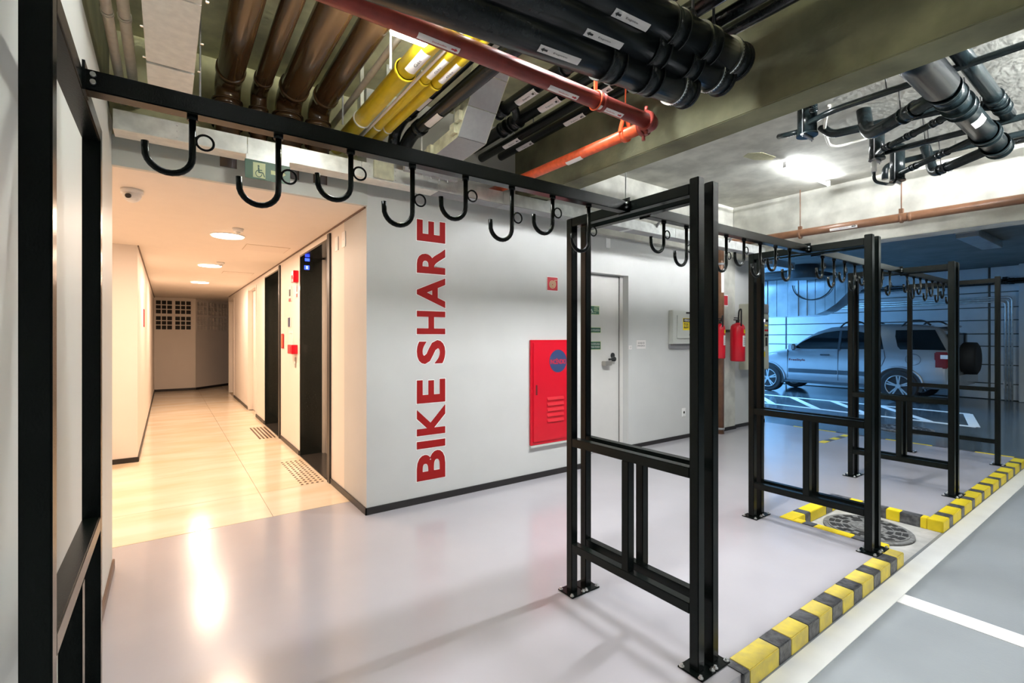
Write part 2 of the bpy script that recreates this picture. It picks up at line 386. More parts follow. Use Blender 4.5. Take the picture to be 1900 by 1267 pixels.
# lifts: dark granite reveal, steel leaf
for n, (a, b) in (('door_3', (4.85, 6.12)), ('door_4', (7.37, 8.65))):
    bm = BM(); box(bm, (1.281, b-.02, 0), (1.56, b-.0005, 2.37)); box(bm, (1.281, a+.0005, 0), (1.56, a+.02, 2.37)); box(bm, (1.281, a+.02, 2.35), (1.56, b-.02, 2.369))
    d = struct(n, bm, 'granite')
    obj('sill', box(BM(), (1.282, a+.02, -.02), (1.56, b-.02, .004)), 'granite_f', d)
    obj('door_leaf', bbox((1.56, a, 0), (1.60, (a+b)/2-.003, 2.37), .002), 'steel', d)
    obj('door_leaf', bbox((1.56, (a+b)/2+.003, 0), (1.60, b, 2.37), .002), 'steel', d)
    obj('door_frame', box(BM(), (1.262, a-.085, 0), (1.285, a+.001, 2.4)), 'blackbase', d)
    obj('edge_trim', box(BM(), (1.53, b-.06, 0), (1.559, b-.021, 2.34)), 'trim_steel', d)
    obj('edge_trim', box(BM(), (1.53, a+.02, 0), (1.559, a+.06, 2.34)), 'trim_steel', d)
    if n == 'door_3':
        obj('floor_display', bbox((1.30, b-.032, 2.19), (1.42, b-.02, 2.36), .002), 'granite', d)
        f = plane_map((1.325, b-.0325, 2.20), (.075, 0, 0), (0, 0, .15))
        bm = BM(); quad_on(bm, f, .0, .05, .75, .38); quad_on(bm, f, .1, .72, .8, .95)
        obj('display_glow', bm, 'blue', d)
        bm = BM(); f2 = plane_map((1.325, b-.0332, 2.20), (.075, 0, 0), (0, 0, .15)); text_on(bm, '1', f2, .3, .1, .5, .33); obj('display_digit', bm, 'bluel', d)
        obj('call_plate', bbox((1.545, a+.22, 1.20), (1.56, a+.30, 1.30), .002), 'white_pl', d)
# tactile tiles in front of the lifts
def tact(kind, x0, x1, y0, y1, label):
    t = thing('tactile_tile', label, 'floor tile', (x0, y0, 0))
    if kind == 'dots':
        for i in range(5):
            for j in range(14):
                x = x0+.025+i*(x1-x0-.05)/4; y = y0+.03+j*(y1-y0-.06)/13
                bm = BM(); cyl(bm, (x, y, .0), (x, y, .004), .0135, 8, .010); obj('stud', bm, 'bronze', t)
    else:
        for i in range(5):
            x = x0+.025+i*(x1-x0-.05)/4; obj('bar', bbox((x-.011, y0+.02, 0), (x+.011, y1-.02, .004), .003), 'bronze', t)
tact('dots', 1.02, 1.255, 4.86, 5.90, 'block of bronze warning studs in front of the near lift')
tact('bars', 1.02, 1.255, 7.40, 8.42, 'block of bronze guiding bars in front of the far lift')
# entrance door in recess
d5 = struct('door_5', bbox((3.68, 4.17, .005), (4.645, 4.215, 2.162), .002), 'door')
bm = BM(); box(bm, (4.648, 4.15, 0), (4.70, 4.22, 2.168)); obj('door_frame', bm, 'door', d5)
bm = BM(); cyl(bm, (4.53, 4.165, 1.13), (4.53, 4.13, 1.13), .028, 16); box(bm, (4.42, 4.118, 1.118), (4.54, 4.134, 1.142)); obj('door_handle', bm, 'ink', d5)
bm = BM(); cyl(bm, (4.53, 4.169, 1.175), (4.53, 4.16, 1.175), .034, 16); obj('lock_plate', bm, 'ink', d5)
obj('handle_guard', bbox((4.335, 4.10, 1.055), (4.455, 4.17, 1.11), .006), 'steel', d5)
obj('door_gap', box(BM(), (4.643, 4.164, 0), (4.648, 4.2, 2.166)), 'ink', d5)

# ------------------------------------------------------------------ painted lines
def flat(name, label, pts, z, m='line', cat='floor marking', th=.004, group=None):
    return obj(name, prism(BM(), pts, 'z', z, z+th), m, None, label, cat, group)
flat('floor_line', 'long white painted line along the foot of the striped kerb', [(-.27, .94), (8.15, .94), (8.15, 1.055), (-.27, 1.055)], -.0801)
flat('parking_line', 'short white bay line crossing the grey aisle at lower right', [(3.32, -4), (3.45, -4), (3.45, .939), (3.32, .939)], -.0801)
# hatched bay in front of car
ht = thing('hatched_marking', 'white hatched no-parking area painted on the dark floor beside the car', 'floor marking', (11, 3.5, 0))
def seg(p, q, w, z=-.004):
    p, q = Vector((*p, 0)), Vector((*q, 0)); d = (q-p).normalized(); n = Vector((-d.y, d.x, 0))*w/2
    return prism(BM(), [tuple((p+n)[:2]), tuple((q+n)[:2]), tuple((q-n)[:2]), tuple((p-n)[:2])], 'z', z, z+.004)
obj('border_stripe', seg((10.3, 1.9), (10.5, 8.5), .13), 'line', ht)
obj('border_stripe', seg((11.95, 2.3), (11.9, 8.5), .13), 'line', ht)
obj('border_stripe', seg((10.3, 1.92), (11.95, 2.32), .13, -.0035), 'line', ht)
for i in range(7):
    y = 2.5+i*.85
    obj('diagonal_stripe', seg((10.38, y), (11.9, y+1.15), .12, -.0038), 'line', ht)

# ------------------------------------------------------------------ kerb (painted slab edge)
def kerb(label, rect, axis, cuts, first, fresh=False, zb=-.0795, zt=.004, group=None):
    x0, y0, x1, y1 = rect
    t = thing('striped_kerb', label, 'kerb', (x0, y0, zb))
    c = first
    for a, b in zip(cuts[:-1], cuts[1:]):
        g = .0
        if axis == 'x': A, B = (a, y0, zb), (b, y1, zt)
        else: A, B = (x0, a, zb), (x1, b, zt)
        obj('painted_band', bbox(A, B, .004), ('kb' if c else ('ky2' if fresh else 'ky')), t); c = not c
    return t
c1 = [1.94]
for k, b in enumerate((1.99, 2.24, 2.355, 2.53, 2.65, 2.80, 2.93, 3.08, 3.20, 3.37, 3.48, 3.645, 3.765, 3.89)): c1.append(b)
kerb('worn yellow and black kerb running from the near rack foot to the manhole', (1.94, 1.062, 3.89, 1.158), 'x', c1, True)
c2 = [4.765, 4.93]; x = 4.93; k = 0
while x < 8.05: x += (.10, .24)[k % 2]; c2.append(min(x, 8.06)); k += 1
kerb('yellow and black kerb running from the manhole to the far end of the racks', (4.765, 1.062, 8.06, 1.158), 'x', c2, False, True)
kerb('bright yellow kerb side of the manhole pit on the wall side', (3.881, 1.745, 4.765, 1.845), 'x', [3.881, 4.10, 4.19, 4.48, 4.60, 4.765], False, True)
kerb('yellow and black kerb side of the pit beyond the manhole', (4.765, 1.16, 4.845, 1.845), 'y', [1.16, 1.20, 1.33, 1.42, 1.60, 1.69, 1.845], False, True)
kerb('flat yellow and black band on the near edge of the manhole pit', (3.881, 1.16, 3.965, 1.744), 'y', [1.16, 1.26, 1.36, 1.60, 1.68, 1.744], False, True)
kerb('thin yellow band on the far edge of the rack floor', (8.02, 1.16, 8.06, 3.6), 'y', [1.16, 1.5, 1.9, 2.4, 3.0, 3.6], False, True)
ds = thing('floor_dashes', 'short yellow and black dashed strip painted beyond the second rack', 'floor marking', (7.1, 2.8, 0))
for i in range(5):
    a = 7.08+i*.17; obj('painted_band', box(BM(), (a, 2.78, 0), (a+.17, 2.86, .003)), 'ky2' if i % 2 == 0 else 'kb', ds)
# manholes
def manhole(cx, cy, z, r, label, full=True):
    t = thing('manhole_cover', label, 'manhole', (cx, cy, z))
    bm = BM(); cyl(bm, (cx, cy, z), (cx, cy, z+.018), r, 48); obj('rim', bm, 'iron', t)
    bm = BM(); cyl(bm, (cx, cy, z+.018), (cx, cy, z+.024), r*.90, 48); obj('lid', bm, 'iron', t)
    bm = BM(); cyl(bm, (cx, cy, z+.024), (cx, cy, z+.029), r*.36, 32)
    for k in range(14):
        a = random.random()*6.28; q = random.random()*r*.28; box(bm, (cx+q*math.cos(a)-.012, cy+q*math.sin(a)-.006, z+.028), (cx+q*math.cos(a)+.012, cy+q*math.sin(a)+.006, z+.032))
    obj('boss', bm, 'iron', t)
    for rr, n, ph in ((.50, 8, 0), (.66, 12, .2), (.80, 14, 0)):
        for k in range(n):
            a0 = 2*PI*k/n+ph; w = 2*PI/n*.30; bm = BM(); q = r*rr; h = r*.06
            pts = [(cx+(q+h)*math.cos(a0+s*w), cy+(q+h)*math.sin(a0+s*w)) for s in (-1, -.33, .33, 1)]+[(cx+(q-h)*math.cos(a0+s*w), cy+(q-h)*math.sin(a0+s*w)) for s in (1, .33, -.33, -1)]
            prism(bm, pts, 'z', z+.0238, z+.0268); obj('slot', bm, 'iron_d', t)
manhole(4.37, 1.42, -.0795, .285, 'round cast iron slotted manhole cover in the pit between the kerbs')
manhole(9.15, 2.5, -.0039, .36, 'dark round manhole cover on the far garage floor')

# ------------------------------------------------------------------ bike racks
Y0, Y1, YM, TW, TOP = 1.196, 1.965, 1.57, .044, 2.05
def sq(a, b):  # square tube box
    return bbox(a, b, .003)
def end_frame(t, x):
    h = TW/2; X0, X1 = x-h, x+h
    obj('post', sq((X0, Y0-h, .008), (X1, Y0+h, TOP+.02)), 'black', t)
    obj('post', sq((X0, Y1-h, .008), (X1, Y1+h, TOP)), 'black', t)
    obj('top_rail', sq((X0, Y0+h, TOP-.048), (X1, Y1-h, TOP)), 'black', t)
    obj('middle_rail', sq((X0, Y0+h, .805), (X1, Y1-h, .85)), 'black', t)
    obj('lower_rail', sq((X0, Y0+h, .232), (X1, Y1-h, .277)), 'black', t)
    obj('upright', sq((X0, YM-h, .277), (X1, YM+h, .805)), 'black', t)
    for y in (Y0, Y1):
        s = -1 if y == Y0 else 1
        bp = obj('base_plate', sq((x-.051, y-.06, 0), (x+.051, y+.06, .008)), 'black', t)
        for dx, dy in ((-.041, -.045), (.041, -.045), (-.041, .045), (.041, .045)):
            bm = BM(); cyl(bm, (x+dx, y+dy, .008), (x+dx, y+dy, .011), .011, 12); cyl(bm, (x+dx, y+dy, .011), (x+dx, y+dy, .02), .0065, 6); obj('bolt', bm, 'bolt', bp)
def hook(t, x, zb):
    R = .0515; r = .0085; x -= .0
    pts = [(x, YM, TOP-.05), (x, YM, zb+R+.0)]
    for k in range(1, 13):
        a = PI*k/13; pts.append((x-R+R*math.cos(a), YM, zb+R-R*math.sin(a)))
    pts.append((x-2*R, YM, zb+R+.022))
    h = obj('hook', sweep(BM(), pts, r, 12), 'black', t)
    bm = BM(); cyl(bm, (x, YM, TOP-.062), (x, YM, TOP-.046), .013, 14); obj('weld_collar', bm, 'black', h)
    rr = .0205; zc = zb+.098
    obj('ring', sweep(BM(), [(x+r+rr+rr*math.cos(a), YM, zc+rr*math.sin(a)) for a in [2*PI*i/24 for i in range(24)]], .0032, 8, True), 'black', h)
racks = [
 (-.188, 1.768+.045, .056, .2135, 'black steel bike hanging rack nearest the camera, spanning the corridor mouth', True),
 (1.918, 3.715, 2.09, .1946, 'second black bike rack from the camera, between the two near posts and the manhole', True),
 (3.83, 5.62, 3.965, .2005, 'third black bike rack from the camera, just beyond the manhole', True),
 (5.74, 7.41, 5.84, .2005, 'farthest black bike rack, last before the parked car', True)]
for i, (xa, xb, h0, hp, lb, both) in enumerate(racks):
    t = thing('bike_rack', lb, 'bike rack', (xa, YM, 0), 'black bike racks in a row')
    end_frame(t, xa); end_frame(t, xb)
    obj('hook_rail', sq((xa+TW/2, YM-.024, TOP-.05), (xb-TW/2, YM+.024, TOP+.001)), 'black', t)
    for s, xx in ((1, xa+TW/2), (-1, xb-TW/2)):
        bm = BM(); box(bm, (min(xx, xx+s*.006), YM-.034, TOP-.055), (max(xx, xx+s*.006), YM+.034, TOP+.016)); obj('end_plate', bm, 'black', t)
        bm = BM()
        for dz in (-.018, -.036): cyl(bm, (xx+s*.02, YM-.024, TOP+dz+.005), (xx+s*.02, YM-.034, TOP+dz+.005), .006, 8)
        obj('bolt', bm, 'bolt', t)
    for k in range(8): hook(t, h0+hp*k, 1.785+(.052 if k % 2 == 0 else 0))

# ------------------------------------------------------------------ wall lettering
lt = thing('wall_lettering', 'large vertical red lettering BIKE SHARE on the grey wall', 'lettering', (1.84, 3.759, .186))
ZR = [('B', .186, .433), ('I', .453, .538), ('K', .555, .82), ('E', .83, 1.042), ('S', 1.174, 1.38), ('H', 1.428, 1.63), ('A', 1.663, 1.92), ('R', 1.945, 2.17), ('E', 2.217, 2.40)]
ZR = [('B', .186, .430), ('I', .4575, .520), ('K', .568, .82), ('E', .842, 1.042), ('S', 1.174, 1.378), ('H', 1.428, 1.625), ('A', 1.655, 1.915), ('R', 1.945, 2.17), ('E', 2.217, 2.40)]
for ch, z0, z1 in ZR:
    def f(u, v, y=3.7575): return Vector((1.974-v*.268, y, u))
    bm = BM(); text_on(bm, ch, lambda u, v: f(u, v, 3.7585), z0-.006, -.024, z1+.006, 1.024, .042)
    lo = obj('letter', bm, 'vinyl_w', lt)
    bm = BM(); text_on(bm, ch, f, z0, 0, z1, 1, .032); obj('letter_face', bm, 'vinyl', lo)
# ------------------------------------------------------------------ wall fittings
cab = thing('hose_cabinet', 'red fire hose cabinet with round blue sticker on the grey wall', 'fire cabinet', (3.2, 3.759, .34))
obj('frame', bbox((2.90, 3.735, .335), (3.475, 3.759, 1.375), .004), 'red', cab)
d = obj('door', bbox((2.925, 3.725, .365), (3.455, 3.738, 1.345), .004), 'red', cab)
for i in range(5):
    bm = BM(); z = .55+i*.055; bmx = prism(bm, [(3.7248, z), (3.714, z), (3.7248, z+.03)], 'x', 3.10, 3.32); obj('louvre', bm, 'red', d)
obj('recessed_handle', bbox((2.955, 3.7235, .83), (2.975, 3.7252, .93)), 'reddark', d)
bm = BM(); cyl(bm, (3.245, 3.7252, 1.16), (3.245, 3.7225, 1.16), .115, 40); st = obj('sticker', bm, 'navy', d)
bm = BM(); text_on(bm, 'INCÊNDIO', plane_map((3.14, 3.7215, 1.13), (.21, 0, 0), (0, 0, .06)), 0, 0, 1, 1, .02); obj('print', bm, 'red', st)
obj('sill', bbox((2.90, 3.728, .315), (3.475, 3.7595, .334)), 'panel', cab)
hs = thing('hose_sign', 'small square red sign with pale spiral hose symbol', 'sign', (3.19, 3.759, 1.95))
obj('plate', bbox((3.118, 3.753, 1.872), (3.27, 3.7595, 2.02), .002), 'label', hs)
obj('face', bbox((3.126, 3.7515, 1.88), (3.262, 3.754, 2.012)), 'inkred', hs)
pts = []
for k in range(90):
    a = k/90*2*PI*3.2; q = .006+.040*k/90; pts.append((3.19+q*math.cos(a), 3.7505, 1.942+q*math.sin(a)))
pts.append((3.25, 3.7505, 1.985))
obj('spiral', sweep(BM(), pts, .0032, 6), 'signlite', hs)
# door signs
def plate_sign(name, label, cat, x0, x1, z0, z1, y, m, lines, ink, border=None, group=None, th=.004, bold=0.):
    t = thing(name, label, cat, ((x0+x1)/2, y, z0), group)
    obj('plate', bbox((x0, y-th, z0), (x1, y, z1), .0008), m, t)
    f = plane_map((x0, y-th-.0008, z0), (x1-x0, 0, 0), (0, 0, z1-z0))
    bm = BM()
    for (s, u0, v0, u1, v1) in lines:
        text_on(bm, s, f, u0, v0, u1, v1, bold)
    obj('print', bm, ink, t)
    if border:
        bm = BM(); b = .03; w = x1-x0; h = z1-z0; e = .006
        for a, c, g, k in ((0, 0, 1, e/h), (0, 1-e/h, 1, 1), (0, 0, e/w, 1), (1-e/w, 0, 1, 1)): quad_on(bm, f, a, c, g, k)
        obj('border', bm, border, t)
    return t, f
DY = 4.169
t, f = plate_sign('door_sign', 'green sign with wheelchair symbol high on the grey door', 'sign', 4.105, 4.295, 1.675, 1.785, DY, 'green',
  [('ACESSO', .52, .78, .95, .92), ('PARA', .52, .58, .85, .72), ('PESSOAS', .52, .38, .95, .52), ('PCD', .52, .16, .7, .28)], 'signlite', 'signlite')
def wheelchair(bm, f, w=1.):
    F = lambda u, v: f(u, v)
    def arc(cx, cy, rx, ry, a0, a1, th, n=20):
        p = []
        for k in range(n):
            a = a0+(a1-a0)*k/n; b = a0+(a1-a0)*(k+1)/n
            poly_on(bm, F, [(cx+rx*math.cos(a), cy+ry*math.sin(a)), (cx+rx*math.cos(b), cy+ry*math.sin(b)), (cx+rx*(1-th)*math.cos(b), cy+ry*(1-th)*math.sin(b)), (cx+rx*(1-th)*math.cos(a), cy+ry*(1-th)*math.sin(a))])
    arc(.42*w, .32, .30*w, .27, .55*PI, 2.0*PI, .22)
    poly_on(bm, F, [(.40*w+.09*w*math.cos(q*PI/6), .87+.08*math.sin(q*PI/6)) for q in range(12)])
    poly_on(bm, F, [(.33*w, .78), (.47*w, .78), (.50*w, .38), (.38*w, .38)])
    poly_on(bm, F, [(.42*w, .62), (.72*w, .62), (.72*w, .55), (.42*w, .55)])
    poly_on(bm, F, [(.42*w, .46), (.80*w, .46), (.78*w, .37), (.40*w, .37)])
    poly_on(bm, F, [(.72*w, .44), (.82*w, .44), (.98*w, .12), (.90*w, .10)])
bm = BM(); wheelchair(bm, lambda u, v: f(.05+u*.40, .08+v*.84)); obj('symbol', bm, 'label', t)
plate_sign('door_sign', 'narrow green one-line sign in the middle of the grey door', 'sign', 4.09, 4.32, 1.455, 1.525, DY, 'green', [('ESCADA PRESSURIZADA', .06, .32, .94, .66)], 'label', 'signlite')
plate_sign('door_sign', 'green two-line sign lowest on the grey door', 'sign', 4.09, 4.32, 1.25, 1.355, DY, 'green', [('PORTA CORTA-FOGO', .08, .56, .92, .78), ('MANTENHA FECHADA', .08, .22, .92, .44)], 'label', 'signlite')
plate_sign('floor_number_sign', 'tiny white plate reading -1 on the door jamb', 'sign', 4.703, 4.76, 1.25, 1.30, 4.0599, 'label', [('-1', .3, .25, .7, .75)], 'ink')
plate_sign('wall_sign', 'white two-line plate on the wall right of the grey door', 'sign', 4.85, 5.03, 1.255, 1.365, 4.0599, 'label', [('ESCADA DE', .15, .56, .85, .78), ('EMERGÊNCIA', .1, .26, .9, .48)], 'ink')
# blank plates and socket
def plate(label, x0, x1, z0, z1, y, axis='y', name='wall_plate', hole=False, x=None):
    if axis == 'y': bm = bbox((x0, y-.008, z0), (x1, y, z1), .003)
    else: bm = bbox((x-.008, x0, z0), (x, x1, z1), .003)
    t = thing(name, label, 'wall plate', ((x0+x1)/2, y, z0) if axis == 'y' else (x, (x0+x1)/2, z0))
    obj('plate', bm, 'white_pl', t)
    c = ((x0+x1)/2, y-.008, (z0+z1)/2) if axis == 'y' else (x-.008, (x0+x1)/2, (z0+z1)/2)
    bm = BM(); s = .012 if not hole else .018
    dv = Vector((0, -1, 0)) if axis == 'y' else Vector((-1, 0, 0))
    cyl(bm, c, Vector(c)+dv*.002, s*.6 if not hole else s, 12); obj('socket' if hole else 'screw_cap', bm, 'ink' if hole else 'white_pl', t)
plate('white blank plate high on the wall above the grey door', 4.29, 4.37, 2.48, 2.60, 4.0599)
plate('white socket plate low on the wall below the electrical panel', 5.80, 5.88, .30, .42, 4.0599, hole=True)
plate('left of two white switch plates beside the near lift', 4.52, 4.62, 2.20, 2.33, 0, 'x', x=1.2799)
plate('right of two white switch plates beside the near lift', 4.30, 4.40, 2.20, 2.34, 0, 'x', x=1.2799)
plate('white socket plate low on the garage wall by the column', 2.24, 2.36, .27, .42, 0, 'x', hole=True, x=15.19)
# electrical panel 220V
ep = thing('electrical_panel', 'grey wall electrical panel with yellow 220 V warning label', 'electrical panel', (5.9, 4.06, 1.3))
obj('housing', bbox((5.50, 3.99, 1.31), (6.35, 4.0599, 1.765), .006), 'panel', ep)
obj('door', bbox((5.59, 3.978, 1.385), (6.29, 3.992, 1.70), .004), 'panel', ep)
w = obj('warning_label', bbox((5.71, 3.975, 1.50), (5.91, 3.979, 1.665)), 'ky2', ep)
bm = BM(); f = plane_map((5.71, 3.9745, 1.50), (.2, 0, 0), (0, 0, .165)); text_on(bm, '220 V', f, .08, .16, .92, .58, .02); quad_on(bm, f, .02, .66, .98, .97); obj('print', bm, 'ink', w)
bm = BM(); text_on(bm, 'PERIGO', plane_map((5.71, 3.974, 1.50), (.2, 0, 0), (0, 0, .165)), .15, .72, .85, .92, .01); obj('print', bm, 'label', w)
obj('maker_plate', bbox((5.80, 3.986, 1.725), (5.88, 3.991, 1.75)), 'ink', ep)
bm = BM(); cyl(bm, (5.86, 3.979, 1.435), (5.86, 3.974, 1.435), .009, 12); obj('lock', bm, 'ink', ep)
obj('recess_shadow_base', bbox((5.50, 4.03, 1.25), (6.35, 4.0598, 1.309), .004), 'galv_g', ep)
# fire extinguishers
def extinguisher(x, y, zb, h, r, label, hose):
    t = thing('fire_extinguisher', label, 'fire extinguisher', (x, y, zb))
    bm = BM(); prof = [(r*.9, 0), (r, .012), (r, h*.84), (r*.93, h*.90), (r*.72, h*.95), (r*.30, h*.985), (r*.22, h)]
    rings = [[bm.verts.new((x+q*math.cos(a), y+q*math.sin(a), zb+z)) for a in [2*PI*i/32 for i in range(32)]] for q, z in prof]
    for A, B in zip(rings[:-1], rings[1:]):
        for i in range(32): bm.faces.new((A[i], A[(i+1) % 32], B[(i+1) % 32], B[i])).smooth = True
    bm.faces.new(rings[0]); bm.faces.new(rings[-1]); obj('cylinder', bm, 'red', t)
    bm = BM(); cyl(bm, (x, y, zb+h-.005), (x, y, zb+h+.04), r*.25, 14); obj('valve', bm, 'ink', t)
    bm = BM(); box(bm, (x-r*.9, y-.012, zb+h+.03), (x+r*.4, y+.012, zb+h+.045)); box(bm, (x-r*.8, y-.012, zb+h+.06), (x+r*.3, y+.012, zb+h+.072)); obj('handle', bm, 'ink', t)
    p = [(x, y-.01, zb+h+.03), (x-r*.5, y-.05, zb+h+hose*.8), (x-r*1.0, y-r*1.1, zb+h+hose*.9), (x-r*1.02, y-r*1.1, zb+h*.9)]
    obj('hose', sweep(BM(), rounded(p, .12), .011, 8), 'rubber', t)
    def cf(u, v, off=.0015):
        a = -PI/2-.35+u*1.0; return Vector((x+(r+off)*math.cos(a), y+(r+off)*math.sin(a), zb+h*v))
    bm = BM()
    for i in range(8):
        bm.faces.new([bm.verts.new(cf(*q)) for q in ((i/8, .38), ((i+1)/8, .38), ((i+1)/8, .66), (i/8, .66))])
    l = obj('label', bm, 'label', t)
    bm = BM(); g = lambda u, v: cf(u, v, .003); 
    for k in range(4): text_on(bm, 'AGUA EXTINTOR', g, .12, .42+k*.05, .88, .445+k*.05)
    obj('print', bm, 'green', l)
    bm = BM()
    for i in range(6): bm.faces.new([bm.verts.new(cf(*q)) for q in ((.2+i*.1, .72), (.3+i*.1, .72), (.3+i*.1, .82), (.2+i*.1, .82))])
    obj('inspection_tag', bm, 'ky2', t)
    obj('wall_bracket', bbox((x-.03, y+r-.01, zb+h*.75), (x+.03, 4.02, zb+h*.82)), 'ink', t)
extinguisher(6.42, 3.86, 1.10, .50, .066, 'slim red extinguisher left of the brown downpipe', .12)
extinguisher(6.84, 3.84, 1.05, .57, .102, 'large red extinguisher between the brown downpipe and the control cabinet', .22)
es = thing('extinguisher_sign', 'small red and yellow sign above the large extinguisher', 'sign', (6.8, 4.019, 1.9))
obj('plate', bbox((6.72, 4.013, 1.87), (6.88, 4.0195, 2.04), .001), 'label', es); obj('face', bbox((6.77, 4.011, 1.885), (6.87, 4.0135, 2.025)), 'inkred', es); obj('face', bbox((6.728, 4.011, 1.885), (6.77, 4.0135, 2.025)), 'ky', es)
# control cabinet
cc = thing('control_cabinet', 'beige control cabinet with selector switches at the end of the wall', 'control cabinet', (7.45, 3.9, .9))
obj('housing', bbox((7.27, 3.80, .90), (7.66, 4.0595, 1.92), .006), 'cabinet', cc)
obj('door', bbox((7.285, 3.785, .915), (7.645, 3.80, 1.76), .003), 'cabinet', cc)
obj('top_panel', bbox((7.285, 3.785, 1.775), (7.645, 3.80, 1.905), .003), 'galv_g', cc)
for r_ in range(4):
    for c_ in range(2):
        bm = BM(); X = 7.53+c_*.055; Z = 1.66-r_*.075; cyl(bm, (X, 3.785, Z), (X, 3.77, Z), .016, 12); obj('button', bm, ('ink', 'ky', 'red', 'ink')[r_], cc)
bm = BM(); cyl(bm, (7.47, 3.785, 1.66), (7.47, 3.765, 1.66), .02, 14); obj('indicator_lamp', bm, 'led', cc)
bm = BM(); box(bm, (7.54, 3.765, 1.27), (7.56, 3.785, 1.40)); obj('main_switch', bm, 'ink', cc)
obj('warning_label', bbox((7.46, 3.783, 1.10), (7.53, 3.786, 1.18)), 'ky2', cc); obj('warning_label', bbox((7.46, 3.783, 1.20), (7.53, 3.786, 1.25)), 'label', cc)
# vertical brown downpipe + horizontal run on beam 2 with hangers
bp = thing('brown_pipe', 'brown steel pipe along the far beam turning down the pilaster', 'pipe', (6.87, 3.93, 0))
obj('pipe_run', sweep(BM(), rounded([(6.87, -1.5, 2.74), (6.87, 3.80, 2.80), (6.555, 3.94, 2.79), (6.555, 3.94, .0)], .10), .05, 20), 'cop', bp)
for z in (2.45, .06):
    bm = BM(); cyl(bm, (6.555, 3.94, z), (6.555, 3.94, z+.03), .058, 20); obj('clamp', bm, 'galv_g', bp)
for y in (.6, 1.90, 2.99):
    bm = BM(); cyl(bm, (6.87, y, 2.79+.02), (6.87, y, CZ), .006, 8); cyl(bm, (6.87, y-.012, 2.77), (6.87, y+.012, 2.77), .055, 20); box(bm, (6.85, y-.02, 2.80), (6.89, y+.02, 2.88)); obj('hanger', bm, 'cop', bp)
bm = BM(); cyl(bm, (6.87, 1.80, 2.775), (6.87, 1.84, 2.775), .053, 20); obj('coupling', bm, 'cop', bp)
for y, L in ((1.50, -.26), (2.62, -.30)):
    sticker(bp, (6.87, y, 2.772), (6.87, y-1, 2.762), .047, 0, .30, .5, (-1, 0, -.15), 'Águas Pluviais', 1)
sticker(bp, (6.555, 3.94, 2.35), (6.555, 3.94, 1.8), .05, 0, .30, .5, (-.3, -1, 0), '')

# ------------------------------------------------------------------ corridor fittings
for i, (y, lb) in enumerate(((5.66, 'nearest of the three round glowing ceiling lamps'), (8.14, 'middle one of the three round glowing ceiling lamps'), (10.71, 'farthest of the three round glowing ceiling lamps'))):
    t = thing('downlight', lb, 'ceiling lamp', (.50, y, SOF), 'round lamps in the corridor ceiling')
    bm = BM(); cyl(bm, (.50, y, SOF), (.50, y, SOF-.015), .14, 32); obj('diffuser', bm, 'lampw', t)
    bm = BM(); cyl(bm, (.50, y, SOF), (.50, y, SOF-.008), .155, 32); obj('frame', bm, 'white_pl', t)
for y, x, lb in ((5.25, .55, 'small white smoke detector just in front of the nearest round lamp'), (7.75, .60, 'small white smoke detector near the middle round lamp')):
    t = thing('smoke_detector', lb, 'smoke detector', (x, y, SOF)); bm = BM(); cyl(bm, (x, y, SOF), (x, y, SOF-.03), .05, 20, .04); obj('base', bm, 'white_pl', t)
    bm = BM(); cyl(bm, (x, y, SOF-.03), (x, y, SOF-.05), .02, 12); obj('sensor', bm, 'white_pl', t)
for a, b, lb in (((.72, 6.05), (1.16, 6.45), 'nearer square access hatch in the corridor ceiling'), ((.72, 8.75), (1.14, 9.05), 'farther access hatch in the corridor ceiling')):
    t = thing('access_hatch', lb, 'hatch', (a[0], a[1], SOF)); obj('panel', bbox((a[0], a[1], SOF-.004), (b[0], b[1], SOF), .001), 'ceil_hatch', t)
    bm = BM()
    for q in (((a[0]-.006, a[1]-.006), (b[0]+.006, a[1])), ((a[0]-.006, b[1]), (b[0]+.006, b[1]+.006)), ((a[0]-.006, a[1]), (a[0], b[1])), ((b[0], a[1]), (b[0]+.006, b[1]))): box(bm, (*q[0], SOF-.002), (*q[1], SOF))
    obj('joint', bm, 'grout', t)
dc = thing('dome_camera', 'white security camera at the left end of the corridor ceiling', 'security camera', (-.2, 4.3, SOF))
bm = BM(); cyl(bm, (-.2, 4.3, SOF), (-.2, 4.3, SOF-.03), .065, 24); obj('base', bm, 'white_pl', dc)
bm = BM(); bmesh.ops.create_uvsphere(bm, u_segments=20, v_segments=10, radius=.055); bmesh.ops.translate(bm, verts=bm.verts[:], vec=(-.2, 4.3, SOF-.035)); obj('dome', bm, 'white_pl', dc)
bm = BM(); cyl(bm, (-.215, 4.25, SOF-.055), (-.222, 4.235, SOF-.06), .016, 12); obj('lens', bm, 'ink', dc)
def wfit(name, label, cat, y0, y1, z0, z1, d, m, parts=()):
    t = thing(name, label, cat, (1.2799, (y0+y1)/2, z0))
    obj('body', bbox((1.28-d, y0, z0), (1.2798, y1, z1), .004), m, t)
    for (pn, a, b, c, e, pm) in parts: obj(pn, bbox((1.28-d-.004, y0+(y1-y0)*a, z0+(z1-z0)*b), (1.28-d, y0+(y1-y0)*c, z0+(z1-z0)*e)), pm, t)
wfit('alarm_siren', 'red sounder box high beside the near lift', 'alarm', 6.17, 6.30, 2.06, 2.20, .06, 'red', (('grille', .3, .3, .7, .6, 'inkred'),))
wfit('evacuation_sign', 'white and red sign under the red sounder', 'sign', 6.20, 6.36, 1.88, 2.04, .006, 'label', (('red_field', .05, .05, .45, .3, 'red'), ('red_field', .1, .45, .4, .95, 'red')))
